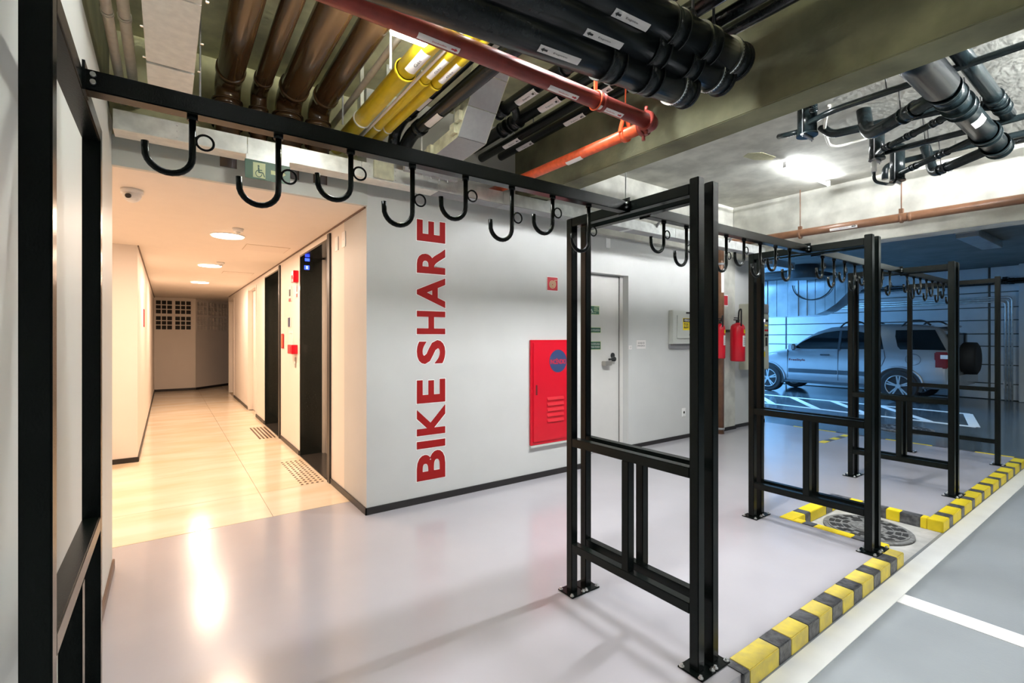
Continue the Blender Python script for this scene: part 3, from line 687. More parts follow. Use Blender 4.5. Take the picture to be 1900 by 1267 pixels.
wfit('lift_sign', 'white sign with a dark pictogram and red strip left of the sounder', 'sign', 6.56, 6.74, 1.86, 2.05, .006, 'label', (('red_field', .2, .0, .8, .2, 'red'), ('pictogram', .3, .35, .7, .8, 'ink')))
wfit('access_sign', 'small blue wheelchair sign on a white plate', 'sign', 6.60, 6.76, 1.53, 1.66, .006, 'label', (('blue_field', .25, .05, .95, .95, 'navy'),))
wfit('alarm_call_point', 'square red alarm box beside the near lift', 'alarm', 6.22, 6.46, 1.20, 1.31, .07, 'red', (('glass', .2, .2, .8, .8, 'red'),))
wfit('lift_call_panel', 'tall slim steel call panel below the red alarm box', 'call panel', 6.30, 6.36, 1.03, 1.16, .01, 'steel', (('button', .3, .4, .7, .6, 'white_pl'),))
wfit('notice_board', 'white notice sheet left of the red alarm box', 'notice', 6.50, 6.74, 1.26, 1.50, .004, 'label', (('blank_strip', .1, .8, .9, .9, 'white_pl'),))
wfit('hose_reel_handle', 'red bordered vertical plate beside the far lift', 'plate', 7.05, 7.20, 1.25, 1.45, .012, 'inkred', (('face', .15, .1, .85, .9, 'orpipe'),))
t = thing('wall_pull', 'small dark red plate on the left corridor wall', 'plate', (-.27, 8.6, 1.6)); obj('body', bbox((-.2699, 8.5, 1.55), (-.262, 8.72, 1.80), .002), 'inkred', t)

# hanging exit sign
xs_ = thing('exit_sign', 'green sign with wheelchair and arrow hanging below the metal channel', 'sign', (.535, 3.5, 2.42))
obj('plate', bbox((.405, 3.497, 2.425), (.672, 3.503, 2.545), .001), 'green', xs_)
f = plane_map((.405, 3.4962, 2.425), (.267, 0, 0), (0, 0, .12))
bm = BM(); quad_on(bm, f, .17, .08, .44, .90); obj('pale_panel', bm, 'signlite', xs_)
f2 = plane_map((.405+.267*.19, 3.4955, 2.434), (.066, 0, 0), (0, 0, .088)); bm = BM(); wheelchair(bm, f2); obj('symbol', bm, 'green', xs_)
bm = BM(); f3 = plane_map((.405, 3.4955, 2.425), (.267, 0, 0), (0, 0, .12)); poly_on(bm, f3, [(.56, .38), (.56, .60), (.72, .60), (.72, .82), (.90, .49), (.72, .16), (.72, .38)]); obj('arrow', bm, 'signlite', xs_)
obj('holder', bbox((.41, 3.494, 2.545), (.667, 3.512, 2.579)), 'galv', xs_)

# ------------------------------------------------------------------ cable channels and ducts
ch = thing('cable_channel', 'long galvanised cable channel running along the wall above the lettering', 'cable channel', (-.25, 3.58, 2.58))
xb = [-.25, .42, 1.16, 1.78, 2.42, 3.55, 4.9, 6.2, 7.35]
for i in range(len(xb)-1):
    bm = BM(); a, b = xb[i]+.002, xb[i+1]-.002
    box(bm, (a, 3.512, 2.582), (b, 3.516, 2.69)); box(bm, (a, 3.646, 2.582), (b, 3.65, 2.69)); s = obj('channel_section', bm, 'galv', ch)
    obj('cover', bbox((a, 3.512, 2.577), (b, 3.650, 2.582)), 'galv_g' if i > 2 else 'galv_w', s)
for x in (.05, .12, 1.16, 1.22, 1.42, 2.42):
    for z in (2.60, 2.635, 2.67):
        bm = BM(); cyl(bm, (x, 3.512, z), (x, 3.507, z), .0055, 8); obj('bolt', bm, 'bolt', ch)
for x in (1.30,):
    obj('junction_box', bbox((x-.055, 3.49, 2.588), (x+.10, 3.512, 2.715), .003), 'cream', ch)
for x in (4.10, 5.60):
    bm = BM(); cyl(bm, (x, 3.58, 2.60), (x, 3.58, CZ), .007, 8); box(bm, (x-.03, 3.505, 2.574), (x+.03, 3.655, 2.577)); obj('hanger', bm, 'galv', ch)
for x, lb in ((4.55, 0), (6.05, 0)):
    bm = BM(); sweep(bm, rounded([(x, 3.52, 2.66), (x, 3.47, 2.72), (x+.05, 3.50, 2.74), (x+.1, 3.6, 2.70)], .03), .012, 8); obj('conduit_loop', bm, 'galv_g', ch)
# bracket arm under the channel by the second hook
br = thing('slotted_bracket', 'dark slotted bracket rail beneath the metal channels', 'bracket', (1.6, 3.4, 2.66))
bm = BM(); box(bm, (1.42, 3.33, 2.63), (1.86, 3.37, 2.665)); obj('arm', bm, 'galv_g', br)
for k in range(5):
    bm = BM(); cyl(bm, (1.5+k*.07, 3.35, 2.61), (1.5+k*.07, 3.35, 2.63), .005, 6); obj('bolt', bm, 'bolt', br)
bm = BM(); cyl(bm, (1.84, 3.35, 2.665), (1.84, 3.35, CZ), .006, 8); obj('rod', bm, 'galv', br)
# inclined channel descending from ceiling
ic = thing('sloping_channel', 'grey sheet cable channel with pale side sloping down from the ceiling to the wall channel', 'cable channel', (1.68, 3.4, 2.74))
def chan(parent, p, q, x0, x1, h=.09, m1='galv_g', m2='cream'):
    (y0, z0), (y1, z1) = p, q; d = Vector((y1-y0, z1-z0)).normalized(); n = Vector((-d.y, d.x)) if d.x < 0 else Vector((d.y*-1, d.x))
    if n.y < 0: n = -n
    e = .004
    A = [(y0, z0), (y1, z1), (y1+n.x*.006, z1+n.y*.006), (y0+n.x*.006, z0+n.y*.006)]
    s = obj('bottom_plate', prism(BM(), A, 'x', x0, x1), m1, parent)
    S = [(y0, z0), (y1, z1), (y1+n.x*h, z1+n.y*h), (y0+n.x*h, z0+n.y*h)]
    obj('side_plate', prism(BM(), S, 'x', x0-e, x0), m2, parent); obj('side_plate', prism(BM(), S, 'x', x1, x1+e), m2, parent)
pl = [(3.50, 2.715), (3.18, 2.715), (2.82, 2.735)]
for p, q in zip(pl[:-1], pl[1:]): chan(ic, (p[0]-.003, p[1]), q, 1.575, 1.79)
prev = Vector((2.815, 2.737)); end = Vector((2.30, 3.369)); n_ = 4
for i in range(n_):
    a = prev.lerp(end, i/n_); b = prev.lerp(end, (i+1)/n_); g = (b-a).normalized()*.004
    chan(ic, tuple(a+g*.5), tuple(b-g*.5), 1.575, 1.79)
for y, z in ((2.85, 2.78), (2.78, 2.84), (3.2, 2.75)):
    bm = BM(); box(bm, (1.545, y-.03, z-.02), (1.571, y+.03, z+.045)); obj('joint_clip', bm, 'cream', ic)
bm = BM(); cyl(bm, (1.53, 3.28, 2.70), (1.53, 3.28, CZ), .006, 8); obj('rod', bm, 'galv', ic)
# left pale duct
ld = thing('ceiling_duct', 'pale flat sheet duct along the ceiling above the first hooks', 'duct', (0, 2, 2.72))
yb = [-1, 1.2, 2.28, 2.62, 2.90, 3.50]
for a, b in zip(yb[:-1], yb[1:]):
    obj('duct_section', bbox((-.082, a+.003, 2.72+(.006 if a == 2.62 else 0)), (.112, b-.003, 2.90), .002), 'galv_w', ld)
for y in (2.28, 2.62, 2.9):
    bm = BM()
    for s in (-.095, .125): box(bm, (min(s, s*1), y-.004, 2.74), (s+.012, y+.004, 2.745))
    obj('joint_screw', bm, 'bolt', ld)
bm = BM(); cyl(bm, (.15, 3.2, 2.66), (.15, 3.2, CZ), .005, 8); obj('rod', bm, 'galv_g', ld)
# grey conduits at far left
for i, (x, r, lb) in enumerate(((-.225, .022, 'left pale conduit between left wall and flat duct'), (-.162, .024, 'right pale conduit next to the flat ceiling duct'))):
    t = straight_pipe('conduit', lb, 'conduit', (x, -1, 2.93), (x, 3.95, 2.90), r, 'galv_w', (3.9,), .03, 1.08)
# brown soil pipes with elbows
BX = [(.335, .078, 'leftmost large brown soil pipe bending down at the ceiling'), (.524, .053, 'slimmer brown soil pipe, second from the left'), (.715, .088, 'thickest brown soil pipe, third from the left'), (.925, .078, 'rightmost brown soil pipe with orange lower joints')]
for i, (x, r, lb) in enumerate(BX):
    t = thing('soil_pipe', lb, 'pipe', (x, 3.85, 2.54), 'brown soil pipes along the ceiling')
    YV = 3.80
    obj('pipe_run', sweep(BM(), rounded([(x, -1, 3.15), (x, YV, 3.12), (x, YV, 2.54)], r*1.5), r, 28), 'pvc_br', t)
    for z, dz in ((2.96, .05), (2.83, .04), (2.71, .05)):
        bm = BM(); cyl(bm, (x, YV, z), (x, YV, z+dz), r*1.13, 28); cyl(bm, (x, YV, z), (x, YV, z+.01), r*1.2, 28); cyl(bm, (x, YV, z+dz-.01), (x, YV, z+dz), r*1.2, 28)
        obj('collar', bm, 'pvc_or' if (i == 3 and z < 2.9) or (i == 2 and z < 2.8) else 'pvc_br', t)
    for y in (3.56, 1.9):
        bm = BM(); cyl(bm, (x, y, 3.126), (x, y+.05, 3.125), r*1.10, 28); obj('collar', bm, 'pvc_br', t)
wp = straight_pipe('white_conduit', 'thin pale conduit beside the rightmost brown pipe', 'conduit', (1.075, -1, 3.16), (1.055, 3.95, 3.06), .02, 'galv_w')
# yellow pipes
yl = [(1.11, .055, 2.93, 'widest yellow pipe nearest the bright tube lamp'), (1.225, .031, 2.91, 'middle slim yellow pipe'), (1.30, .033, 2.91, 'right-hand slim yellow pipe')]
for x, r, z, lb in yl:
    t = straight_pipe('yellow_pipe', lb, 'pipe', (x, -1, z), (x, 3.759 if x > 1.28 else 3.985, z), r, 'yellow', (3.6,), .02, 1.1, 'yellow gas pipes')
    sticker(t, (x, 2.3, z), (x, 3, z), r, 0, .22, .55, (-.25, -.4, -1), 'Gás', 0)
    for y in (3.35, 1.7):
        bm = BM(); cyl(bm, (x, y, z), (x, y+.015, z), r*1.12, 20); box(bm, (x-.012, y, z+r), (x+.012, y+.015, CZ)) if x != 1.225 else None; obj('hanger', bm, 'galv', t)
straight_pipe('white_conduit', 'thin white conduit between the yellow pipes', 'conduit', (1.18, -1, 2.90), (1.18, 3.985, 2.90), .009, 'label')
t = thing('threaded_rod', 'pale threaded rod hanging by the yellow pipes near the lamp', 'rod', (1.03, 2.62, 2.9)); bm = BM(); cyl(bm, (1.03, 2.62, 2.92), (1.03, 2.62, CZ), .008, 10); cyl(bm, (1.03, 2.62, CZ-.02), (1.03, 2.62, CZ), .02, 12); obj('rod', bm, 'galv', t)
t = thing('threaded_rod', 'thin dark rod hanging left of the yellow pipes by the back beam', 'rod', (1.02, 3.5, 2.9)); bm = BM(); cyl(bm, (1.02, 3.5, 2.92), (1.02, 3.5, CZ), .006, 10); obj('rod', bm, 'galv_g', t)
# pair of dark pipes ending over the wall
for (x, z, r, m, lb) in ((1.42, 3.02, .045, 'pvc_b', 'upper black pipe ending just left of the sloping channel'), (1.50, 2.93, .05, 'pvc_b', 'lower grey-black pipe ending just left of the sloping channel')):
    t = thing('drain_pipe', lb, 'pipe', (x, 3.35, z)); obj('pipe_run', sweep(BM(), rounded([(x, -1, z+.04), (x, 3.40, z), (x, 3.52, z-.05), (x, 3.56, z-.14)], .06), r, 20), m, t)
    for y in (3.22,): bm = BM(); cyl(bm, (x, y, z), (x, y+.07, z), r*1.15, 20); obj('coupling', bm, m, t)
    sticker(t, (x, 2.9, z), (x, 3.2, z), r, 0, .2, .5, (-.3, -.3, -1), '')
# four black pipes between sloping channel and beam
bpz = [(2.04, 3.10, .044, 'black pipe ending in a capped tee right of the sloping channel', 3.02), (2.255, 3.10, .046, 'black pipe with double coupling second from the sloping channel', 3.9), (2.315, 3.02, .036, 'slim black pipe third from the sloping channel', 3.75), (2.555, 3.10, .036, 'slim black pipe nearest the concrete beam', 3.75)]
bpz[1] = (2.25, 3.11, .048, bpz[1][3], 3.75); bpz[2] = (2.34, 3.04, .036, bpz[2][3], 3.75)
for i, (x, z, r, lb, ye) in enumerate(bpz):
    t = thing('drain_pipe', lb, 'pipe', (x, 2, z), 'black pipes left of the beam')
    obj('pipe_run', cyl(BM(), (x, -1, z+.03), (x, ye, z), r, 24), 'pvc_b', t)
    cps = {0: (2.94, 2.2), 1: (3.05, 3.20, 2.0), 2: (2.3,), 3: (2.0,)}[i]
    for y in cps:
        bm = BM(); cyl(bm, (x, y, z+.003), (x, y+.09, z), r*1.16, 24); cyl(bm, (x, y, z+.003), (x, y+.015, z), r*1.26, 24); cyl(bm, (x, y+.075, z), (x, y+.09, z), r*1.26, 24); obj('coupling', bm, 'pvc_b', t)
    if i == 0:
        obj('branch', sweep(BM(), rounded([(x, 2.85, z), (x+.10, 2.93, z-.01), (x+.2, 3.10, z)], .05), .03, 16), 'pvc_b', t)
    ls = {0: (1.75, 2.55), 1: (1.7, 2.55), 2: (2.15, 3.15), 3: (1.9, 2.62, 3.25)}[i]
    for y in ls: sticker(t, (x, y, z), (x, y+1, z), r, 0, .22, .62, (-.35, -.4, -1), 'Esgoto', -1)
    for y in (2.3, 3.3):
        bm = BM(); cyl(bm, (x+r, y, z), (x+r, y, CZ), .004, 6); obj('hanger', bm, 'galv_g', t)
# three large black pipes at top
bb = [((-.5, 1.5, 2.483), (2.19, 1.5, 2.667), .083, 'lowest of three big black pipes crossing overhead'), ((-.5, 1.5, 2.575), (2.43, 1.5, 2.812), .083, 'middle of three big black pipes crossing overhead'), ((-.5, 1.5, 2.80), (2.52, 1.5, 2.955), .092, 'top one of three big black pipes crossing overhead')]
bb = [((.14, 1.545, 2.558), (2.20, 1.525, 2.69), .078, bb[0][3]), ((.14, 1.46, 2.630), (2.42, 1.46, 2.795), .08, bb[1][3]), ((.14, 1.40, 2.727), (2.47, 1.40, 2.875), .088, bb[2][3])]
for i, (p, q, r, lb) in enumerate(bb):
    t = straight_pipe('drain_pipe', lb, 'pipe', p, q, r, 'pvc_b', (), group='big black pipes overhead')
    L = (Vector(q)-Vector(p)).length; d = (Vector(q)-Vector(p)).normalized(); P0 = Vector(p)
    for s in (L-.62, L-.36, L-.08):
        bm = BM(); a = P0+d*s; b = P0+d*(s+.10); cyl(bm, a, b, r*1.06, 28); cyl(bm, a, a+d*.012, r*1.12, 28); cyl(bm, b-d*.012, b, r*1.12, 28); obj('coupling', bm, 'pvc_b', t)
    # rounded end cap
    e = P0+d*L; bm = BM(); sweep(bm, [e, e+d*.03, e+d*.05, e+d*.062, e+d*.066], [r*1.08, r*1.04, r*.85, r*.5, r*.05], 28); obj('end_cap', bm, 'pvc_b', t)
    a = P0+d*(L-.10); bm = BM(); cyl(bm, a, a+d*.017, r*1.13, 36)
    sb = obj('metal_strap', bm, 'bolt', t)
    aa, b2 = frame(d); 
    bm = BM()
    for k in range(40):
        th = 2*PI*k/40; c = a+d*.0085+(aa*math.cos(th)+b2*math.sin(th))*(r*1.135); nn = (aa*math.cos(th)+b2*math.sin(th)); cyl(bm, c, c+nn*.0012, .0035, 6)
    o = obj('strap_holes', bm, 'ink', sb); o['kind'] = 'stuff'
    s0 = (L-1.00, L-1.04, L-.99)[i]
    sticker(t, P0, q, r, s0, .22, .20, (-.30, -.75, -1.6), 'Esgoto', -1)
for (x, y, z, lb) in ((2.22, 1.52, 2.95, 'left black elbow riser above the big overhead pipes'), (2.40, 1.47, 2.98, 'right black elbow riser above the big overhead pipes')):
    t = thing('pipe_elbow', lb, 'pipe', (x, y, z))
    obj('elbow', sweep(BM(), rounded([(x-.02, y-.05, z-.09), (x-.02, y+.0, z+.05), (x+.05, y+.16, z+.08), (x+.1, y+.4, z+.10), (2.725, y+.5, z+.10)], .07), .05, 18), 'pvc_b', t)
    bm = BM(); cyl(bm, (x+.0, y+.02, z+.05), (x+.03, y+.08, z+.066), .06, 18); obj('collar', bm, 'pvc_b', t)
for x, y in ((2.12, 1.42), (2.30, 1.42)):
    t = thing('pipe_hanger', 'black rod hanger holding the big pipes, ' + ('left one' if x < 2.2 else 'right one'), 'hanger', (x, y, 2.9)); bm = BM(); cyl(bm, (x, y, 2.96), (x, y, CZ), .007, 8); sweep(bm, [(x+.035*math.cos(a), y, 2.985+.04*math.sin(a)) for a in [2*PI*k/16 for k in range(16)]], .006, 6, True); obj('rod', bm, 'ink', t)
# red fire pipe and orange branch
rp = straight_pipe('fire_pipe', 'dark red fire main crossing overhead with white arrow labels', 'pipe', (-.2, 1.90, 2.718), (2.40, 1.90, 2.712), .0435, 'redpipe')
for s, txt in ((1.06, ''), (1.78, ''), (2.13, '')):
    sticker(rp, (-.2, 1.9, 2.718), (2.4, 1.9, 2.712), .0435, s, .20, .34, (-.2, -.45, -1.2), 'Incêndio', 1 if s > 1.2 else 1, red=True)
bm = BM(); cyl(bm, (1.96, 1.9, 2.713), (1.985, 1.9, 2.713), .049, 24); obj('coupling', bm, 'redpipe', rp)
bm = BM(); sweep(bm, [(1.93+.058*math.cos(a)*.0+0, 1.9+.05*math.cos(a), 2.713+.05*math.sin(a)) for a in [2*PI*k/20 for k in range(20)]], .005, 6, True); box(bm, (1.92, 1.895, 2.76), (1.94, 1.905, 2.83)); cyl(bm, (1.93, 1.9, 2.82), (1.93, 1.9, CZ), .005, 8); obj('hanger', bm, 'orpipe', rp)
# elbow with grooved couplings
bm = BM(); sweep(bm, rounded([(2.36, 1.90, 2.712), (2.415, 1.90, 2.712), (2.415, 1.97, 2.712)], .04), .047, 20); el = obj('elbow', bm, 'redpipe', rp)
for p, q in (((2.345, 1.9, 2.712), (2.375, 1.9, 2.712)), ((2.415, 1.95, 2.712), (2.415, 1.98, 2.712))):
    bm = BM(); cyl(bm, p, q, .058, 20); c = (Vector(p)+Vector(q))/2
    for s in (-1, 1): cyl(bm, c+Vector((0, 0, s*.05)), c+Vector((0, 0, s*.085)), .011, 8)
    obj('grooved_coupling', bm, 'redpipe', rp)
op = straight_pipe('fire_pipe', 'bright orange-red branch pipe running back to the wall', 'pipe', (2.415, 1.98, 2.712), (2.415, 3.759, 2.735), .036, 'orpipe')
bm = BM(); cyl(bm, (2.415, 2.10, 2.712), (2.415, 2.125, 2.712), .047, 24); cyl(bm, (2.415, 2.11, 2.83), (2.415, 2.11, CZ), .005, 8)
for s in (-1, 1): prism(bm, [(2.415+s*.045, 2.72), (2.415+s*.01, 2.83), (2.415+s*.022, 2.83), (2.415+s*.057, 2.72)], 'y', 2.10, 2.125)
obj('hanger', bm, 'orpipe', op)
sticker(op, (2.415, 2.50, 2.712), (2.415, 3, 2.712), .036, 0, .16, .5, (-.4, -.4, -1), '')
bm = BM(); cyl(bm, (2.415, 3.68, 2.712), (2.415, 3.72, 2.712), .05, 20); obj('coupling', bm, 'orpipe', op)

# ------------------------------------------------------------------ right bay drains
def drain_box(x, y, zb, r, label):
    t = thing('drain_trap', label, 'drain', (x, y, zb), 'black drain traps under the slab')
    bm = BM(); cyl(bm, (x, y, zb+.02), (x, y, CZ), r, 28); obj('body', bm, 'pvc_d', t)
    bm = BM(); cyl(bm, (x, y, zb+.012), (x, y, zb+.03), r*1.12, 28); obj('rim', bm, 'pvc_d', t)
    bm = BM(); box(bm, (x-r*1.3, y-.012, zb), (x+r*1.3, y+.012, zb+.012)); obj('support_bar', bm, 'galv_g', t)
    for s in (-1, 1): bm = BM(); cyl(bm, (x+s*r*1.2, y, zb-.015), (x+s*r*1.2, y, CZ), .004, 6); obj('support_rod', bm, 'galv_g', t)
drain_box(4.40, 1.86, 3.09, .072, 'black drain trap nearest the concrete beam')
drain_box(5.47, 1.70, 3.07, .060, 'middle black drain trap with a thin pipe hanging below')
drain_box(6.10, 1.72, 2.99, .062, 'black drain trap farthest from the beam')
def dp(label, path, r, coups=(), rad=.08, m='pvc_d', group='black drain pipes under the right slab'):
    t = thing('drain_pipe', label, 'pipe', path[0], group); obj('pipe_run', sweep(BM(), rounded(path, rad), r, 20), m, t)
    for a, b in coups:
        bm = BM(); a, b = Vector(a), Vector(b); d = (b-a).normalized(); cyl(bm, a, b, r*1.12, 24); cyl(bm, a, a+d*.015, r*1.22, 24); cyl(bm, b-d*.015, b, r*1.22, 24); obj('coupling', bm, m, t)
    return t
bigd = dp('thickest black drain pipe crossing the right bay, with small white label', [(2.95, .955, 3.10), (5.95, .955, 3.07)], .082, [((4.28, .955, 3.085), (4.46, .955, 3.085)), ((4.62, .955, 3.082), (4.74, .955, 3.08)), ((5.42, .955, 3.075), (5.52, .955, 3.075)), ((5.80, .955, 3.07), (5.96, .955, 3.07))])
bm = BM(); cyl(bm, (3.0, .955, 3.10), (4.22, .955, 3.088), .10, 28); obj('socket_pipe', bm, 'pvc_b', bigd)
sticker(bigd, (4.9, .955, 3.08), (6, .955, 3.07), .082, 0, .14, .55, (-.4, -.9, -.9), '', -1)
dp('second thick black drain pipe beyond the thickest one', [(2.95, .83, 3.22), (5.5, .83, 3.19)], .05, [((5.0, .83, 3.196), (5.12, .83, 3.195)), ((5.2, .83, 3.195), (5.32, .83, 3.195))])
dp('black branch from the thick pipe rising in an elbow near the beam', [(4.40, 1.0, 3.10), (4.84, 1.57, 3.11), (4.90, 1.62, CZ)], .053, [((4.52, 1.16, 3.10), (4.60, 1.26, 3.10))], .12)
dp('thin black pipe from the nearest trap towards the aisle', [(4.30, 1.80, 3.17), (4.22, 1.60, 3.17), (4.21, -1.5, 3.17)], .024, ())
dp('short black stub left of the nearest trap', [(4.42, 1.92, 3.17), (4.40, 2.03, 3.17), (4.46, 2.12, 3.20)], .022, ())
dp('ribbed black connector above the nearest trap', [(4.38, 1.80, 3.20), (4.18, 1.72, 3.33), (4.1, 1.70, CZ)], .026, [((4.30, 1.77, 3.25), (4.26, 1.755, 3.28))])
dp('thin branch with fittings from the thick pipe to the middle trap', [(4.80, 1.02, 3.08), (5.20, 1.58, 3.08), (5.42, 1.68, 3.12)], .026, [((5.0, 1.30, 3.08), (5.04, 1.36, 3.08)), ((5.14, 1.50, 3.08), (5.18, 1.56, 3.08)), ((4.86, 1.1, 3.08), (4.9, 1.16, 3.08))])
dp('long thin black pipe from the middle trap towards the aisle', [(5.52, 1.66, 3.15), (5.52, 1.1, 3.15), (5.50, -1.5, 3.15)], .026, ())
dp('thin branch from the thick pipe to the farthest trap', [(5.50, 1.0, 3.07), (6.02, 1.64, 3.07), (6.08, 1.70, 3.07)], .028, [((5.70, 1.24, 3.07), (5.76, 1.32, 3.07)), ((5.92, 1.52, 3.07), (5.96, 1.57, 3.07))])
dp('thick branch with an upturned elbow beside the farthest trap', [(5.88, .98, 3.06), (6.30, 1.48, 3.06), (6.34, 1.54, 3.3), (6.35, 1.56, CZ)], .044, [((6.18, 1.34, 3.06), (6.24, 1.42, 3.06))], .06)
dp('black pipe with raised bend behind the farthest trap', [(6.35, 1.9, 3.12), (6.35, 1.9, 3.26), (6.38, 1.75, 3.28), (6.42, -1.5, 3.26)], .030, (), .06)
dp('black pipe close under the slab at the far beam', [(6.6, 1.2, 3.28), (6.6, -1.5, 3.26)], .034, ())
dp('black cross pipe linking the second thick pipe', [(5.25, .84, 3.2), (5.1, 1.1, 3.24), (4.98, 1.9, 3.27), (4.97, 1.98, CZ)], .036, [((5.2, .93, 3.21), (5.17, .98, 3.22))])
t = thing('hanging_tube', 'thin pipe hanging under the middle drain trap', 'pipe', (5.5, 1.72, 2.9)); bm = BM(); cyl(bm, (5.46, 1.72, 2.97), (5.46, 1.72, 3.07), .022, 12); obj('white_coupler', bm, 'white_pl', t)
obj('tube', sweep(BM(), rounded([(5.46, 1.72, 2.98), (5.46, 1.72, 2.88), (5.56, 1.66, 2.86), (5.9, 1.70, 2.93), (6.06, 1.72, 3.02)], .05), .014, 10), 'pvc_d', t)
for i, (x, y) in enumerate(((4.21, 1.25), (4.21, .9), (4.6, 1.3), (4.75, 1.05), (5.5, 1.35), (5.6, 1.0), (6.2, 1.45), (5.9, 1.25), (5.0, .83), (5.3, .83))):
    pass
hz = thing('pipe_hangers', 'thin dark hanger wires holding the drain pipes in the right bay', 'hanger', (5, 1.2, 3.37))
for (x, y, z) in ((4.21, 1.25, 3.18), (4.21, .80, 3.18), (4.62, 1.28, 3.12), (4.0, .955, 3.18), (4.9, .955, 3.16), (5.5, 1.35, 3.16), (5.4, .955, 3.15), (6.2, 1.40, 3.10), (5.85, 1.40, 3.09), (5.1, .83, 3.24)):
    bm = BM(); cyl(bm, (x, y, z), (x+.01, y+.02, CZ), .004, 6); obj('rod', bm, 'ink', hz)
# pale flexible conduits on the slab
def cond(label, pts):
    t = thing('flexible_conduit', label, 'conduit', pts[0], 'pale conduits hooped under the slab'); obj('hose', sweep(BM(), rounded(pts, .15, 8), .013, 8), 'galv_w', t)
cond('pale conduit arch between nearest trap and the tube lamp', [(4.55, 1.75, CZ-.01), (4.95, 1.95, CZ-.03), (5.35, 2.05, CZ-.10), (5.55, 1.85, CZ-.03), (5.6, 1.8, CZ-.005)])
cond('short pale conduit loop at the beam by the nearest trap', [(3.95, 1.45, CZ-.01), (4.15, 1.48, CZ-.09), (4.25, 1.35, CZ-.08), (4.25, 1.25, CZ-.005)])
cond('short pale conduit loop farther right along the beam', [(4.15, 1.25, CZ-.01), (4.35, 1.20, CZ-.07), (4.50, 1.10, CZ-.06), (4.6, 1.05, CZ-.005)])
dp('silver pipe close to the camera at the top right corner', [(3.15, .39, 3.05), (3.15, .12, 3.0), (3.15, -1.4, 2.95)], .02, (), m='galv')
cv = thing('ceiling_patch', 'small rough mortar patch on the slab beside the tube lamp', 'patch', (5.25, 2.6, CZ)); bm = BM(); prism(bm, [(5.05, 2.72), (5.15, 2.62), (5.4, 2.6), (5.45, 2.66), (5.3, 2.78), (5.1, 2.8)], 'z', CZ-.004, CZ); obj('mortar', bm, 'conc', cv)

# ------------------------------------------------------------------ tube lamps
def tube_lamp(x0, x1, y, z, label, m='tube', tray=None, strip=None):
    t = thing('tube_lamp', label, 'tube lamp', ((x0+x1)/2, y, z), 'tube lamps under the slab')
    bm = BM(); cyl(bm, (x0+.02, y, z), (x1-.02, y, z), .015, 16); obj('tube', bm, m, t)
    if tray:
        w, dz = tray; obj('tray', bbox((x0, y-w, z-dz), (x1, y+w, z-dz+.003)), 'white_pl', t)  # only on the added tubes, blocks their light going steeply down
    for x in (x0, x1-.02):
        bm = BM(); box(bm, (x, y-.016, z-.018), (x+.02, y+.016, z+.045))
        if tray: box(bm, (x, y-.016, z-dz), (x+.02, y+.016, z-.018))
        obj('lamp_holder', bm, 'white_pl', t)
    if strip:
        a, hw, xa, xb = strip; c, sn = math.cos(a), math.sin(a); d = .22; q = .0012
        P = lambda u, v: (y+d*c+u*sn+v*c, z-d*sn+u*c-v*sn)
        obj('shade_strip', prism(BM(), [P(-hw, -q), P(hw, -q), P(hw, q), P(-hw, q)], 'x', xa, xb), 'conc_l', t)
        for x in (xa+.05, xb-.05): obj('strip_wire', cyl(BM(), (x, y+d*c, z-d*sn), (x, y+d*c, CZ), .0015, 6), 'galv', t)
    return t
t = thing('ceiling_lamp', 'bright compact lamp beside the red pipe above the brown pipes', 'ceiling lamp', (.95, 2.13, 2.86))
obj('diffuser', bbox((.865, 2.065, 2.845), (1.05, 2.215, 2.885), .008), 'lampbox', t)
obj('housing', bbox((.93, 2.11, 2.886), (.99, 2.17, 2.92), .006), 'white_pl', t)
obj('stem', cyl(BM(), (.96, 2.14, 2.92), (.96, 2.14, CZ), .008, 8), 'galv', t)
tube_lamp(5.55, 6.70, 2.58, 3.30, 'bright tube lamp on the slab of the right bay', 'tube2')
tube_lamp(.35, 1.45, 1.45, 3.26, 'added tube light above a flat tray in the left bay, above the picture', 'tube4', (.16, .045))  # unseen tube added to brighten the left ceiling
for x in (4.0, 5.9): tube_lamp(x, x+1.2, -.62, 3.29, ('nearer' if x < 5 else 'farther')+' added tube light above a flat tray over the aisle, outside the picture', 'tube3', (.18, .049))  # unseen tubes added to light the upper wall and far beam
for i, (x, y, L, p) in enumerate(ADDED_TROUGH):
    t = thing('added_trough', ('added trough light over the first hooks, above the picture', 'added trough light over the later hooks of the first rack, above the picture', 'added trough light hidden just behind the concrete beam', 'added trough light over the aisle beside the camera', 'added trough light over the aisle level with the near posts', 'added trough light over the aisle level with the manhole', 'added trough light over the aisle level with the third rack')[i], 'tube lamp', (x, y, 3.2), 'added trough lights out of view')
    bm = BM(); h = L/2+.03
    for s in (-1, 1): box(bm, (x-h, y+s*.10-.004, LAMP_Z-.086), (x+h, y+s*.10+.004, LAMP_Z+.01))  # skirts shaped to cut the added light off above the lower wall
    box(bm, (x-h, y-.104, LAMP_Z+.01), (x+h, y+.104, LAMP_Z+.03))
    obj('reflector', bm, 'white_pl', t)
    bm = BM(); box(bm, (x-.01, y-.01, LAMP_Z+.03), (x+.01, y+.01, CZ)); obj('stem', bm, 'galv', t)

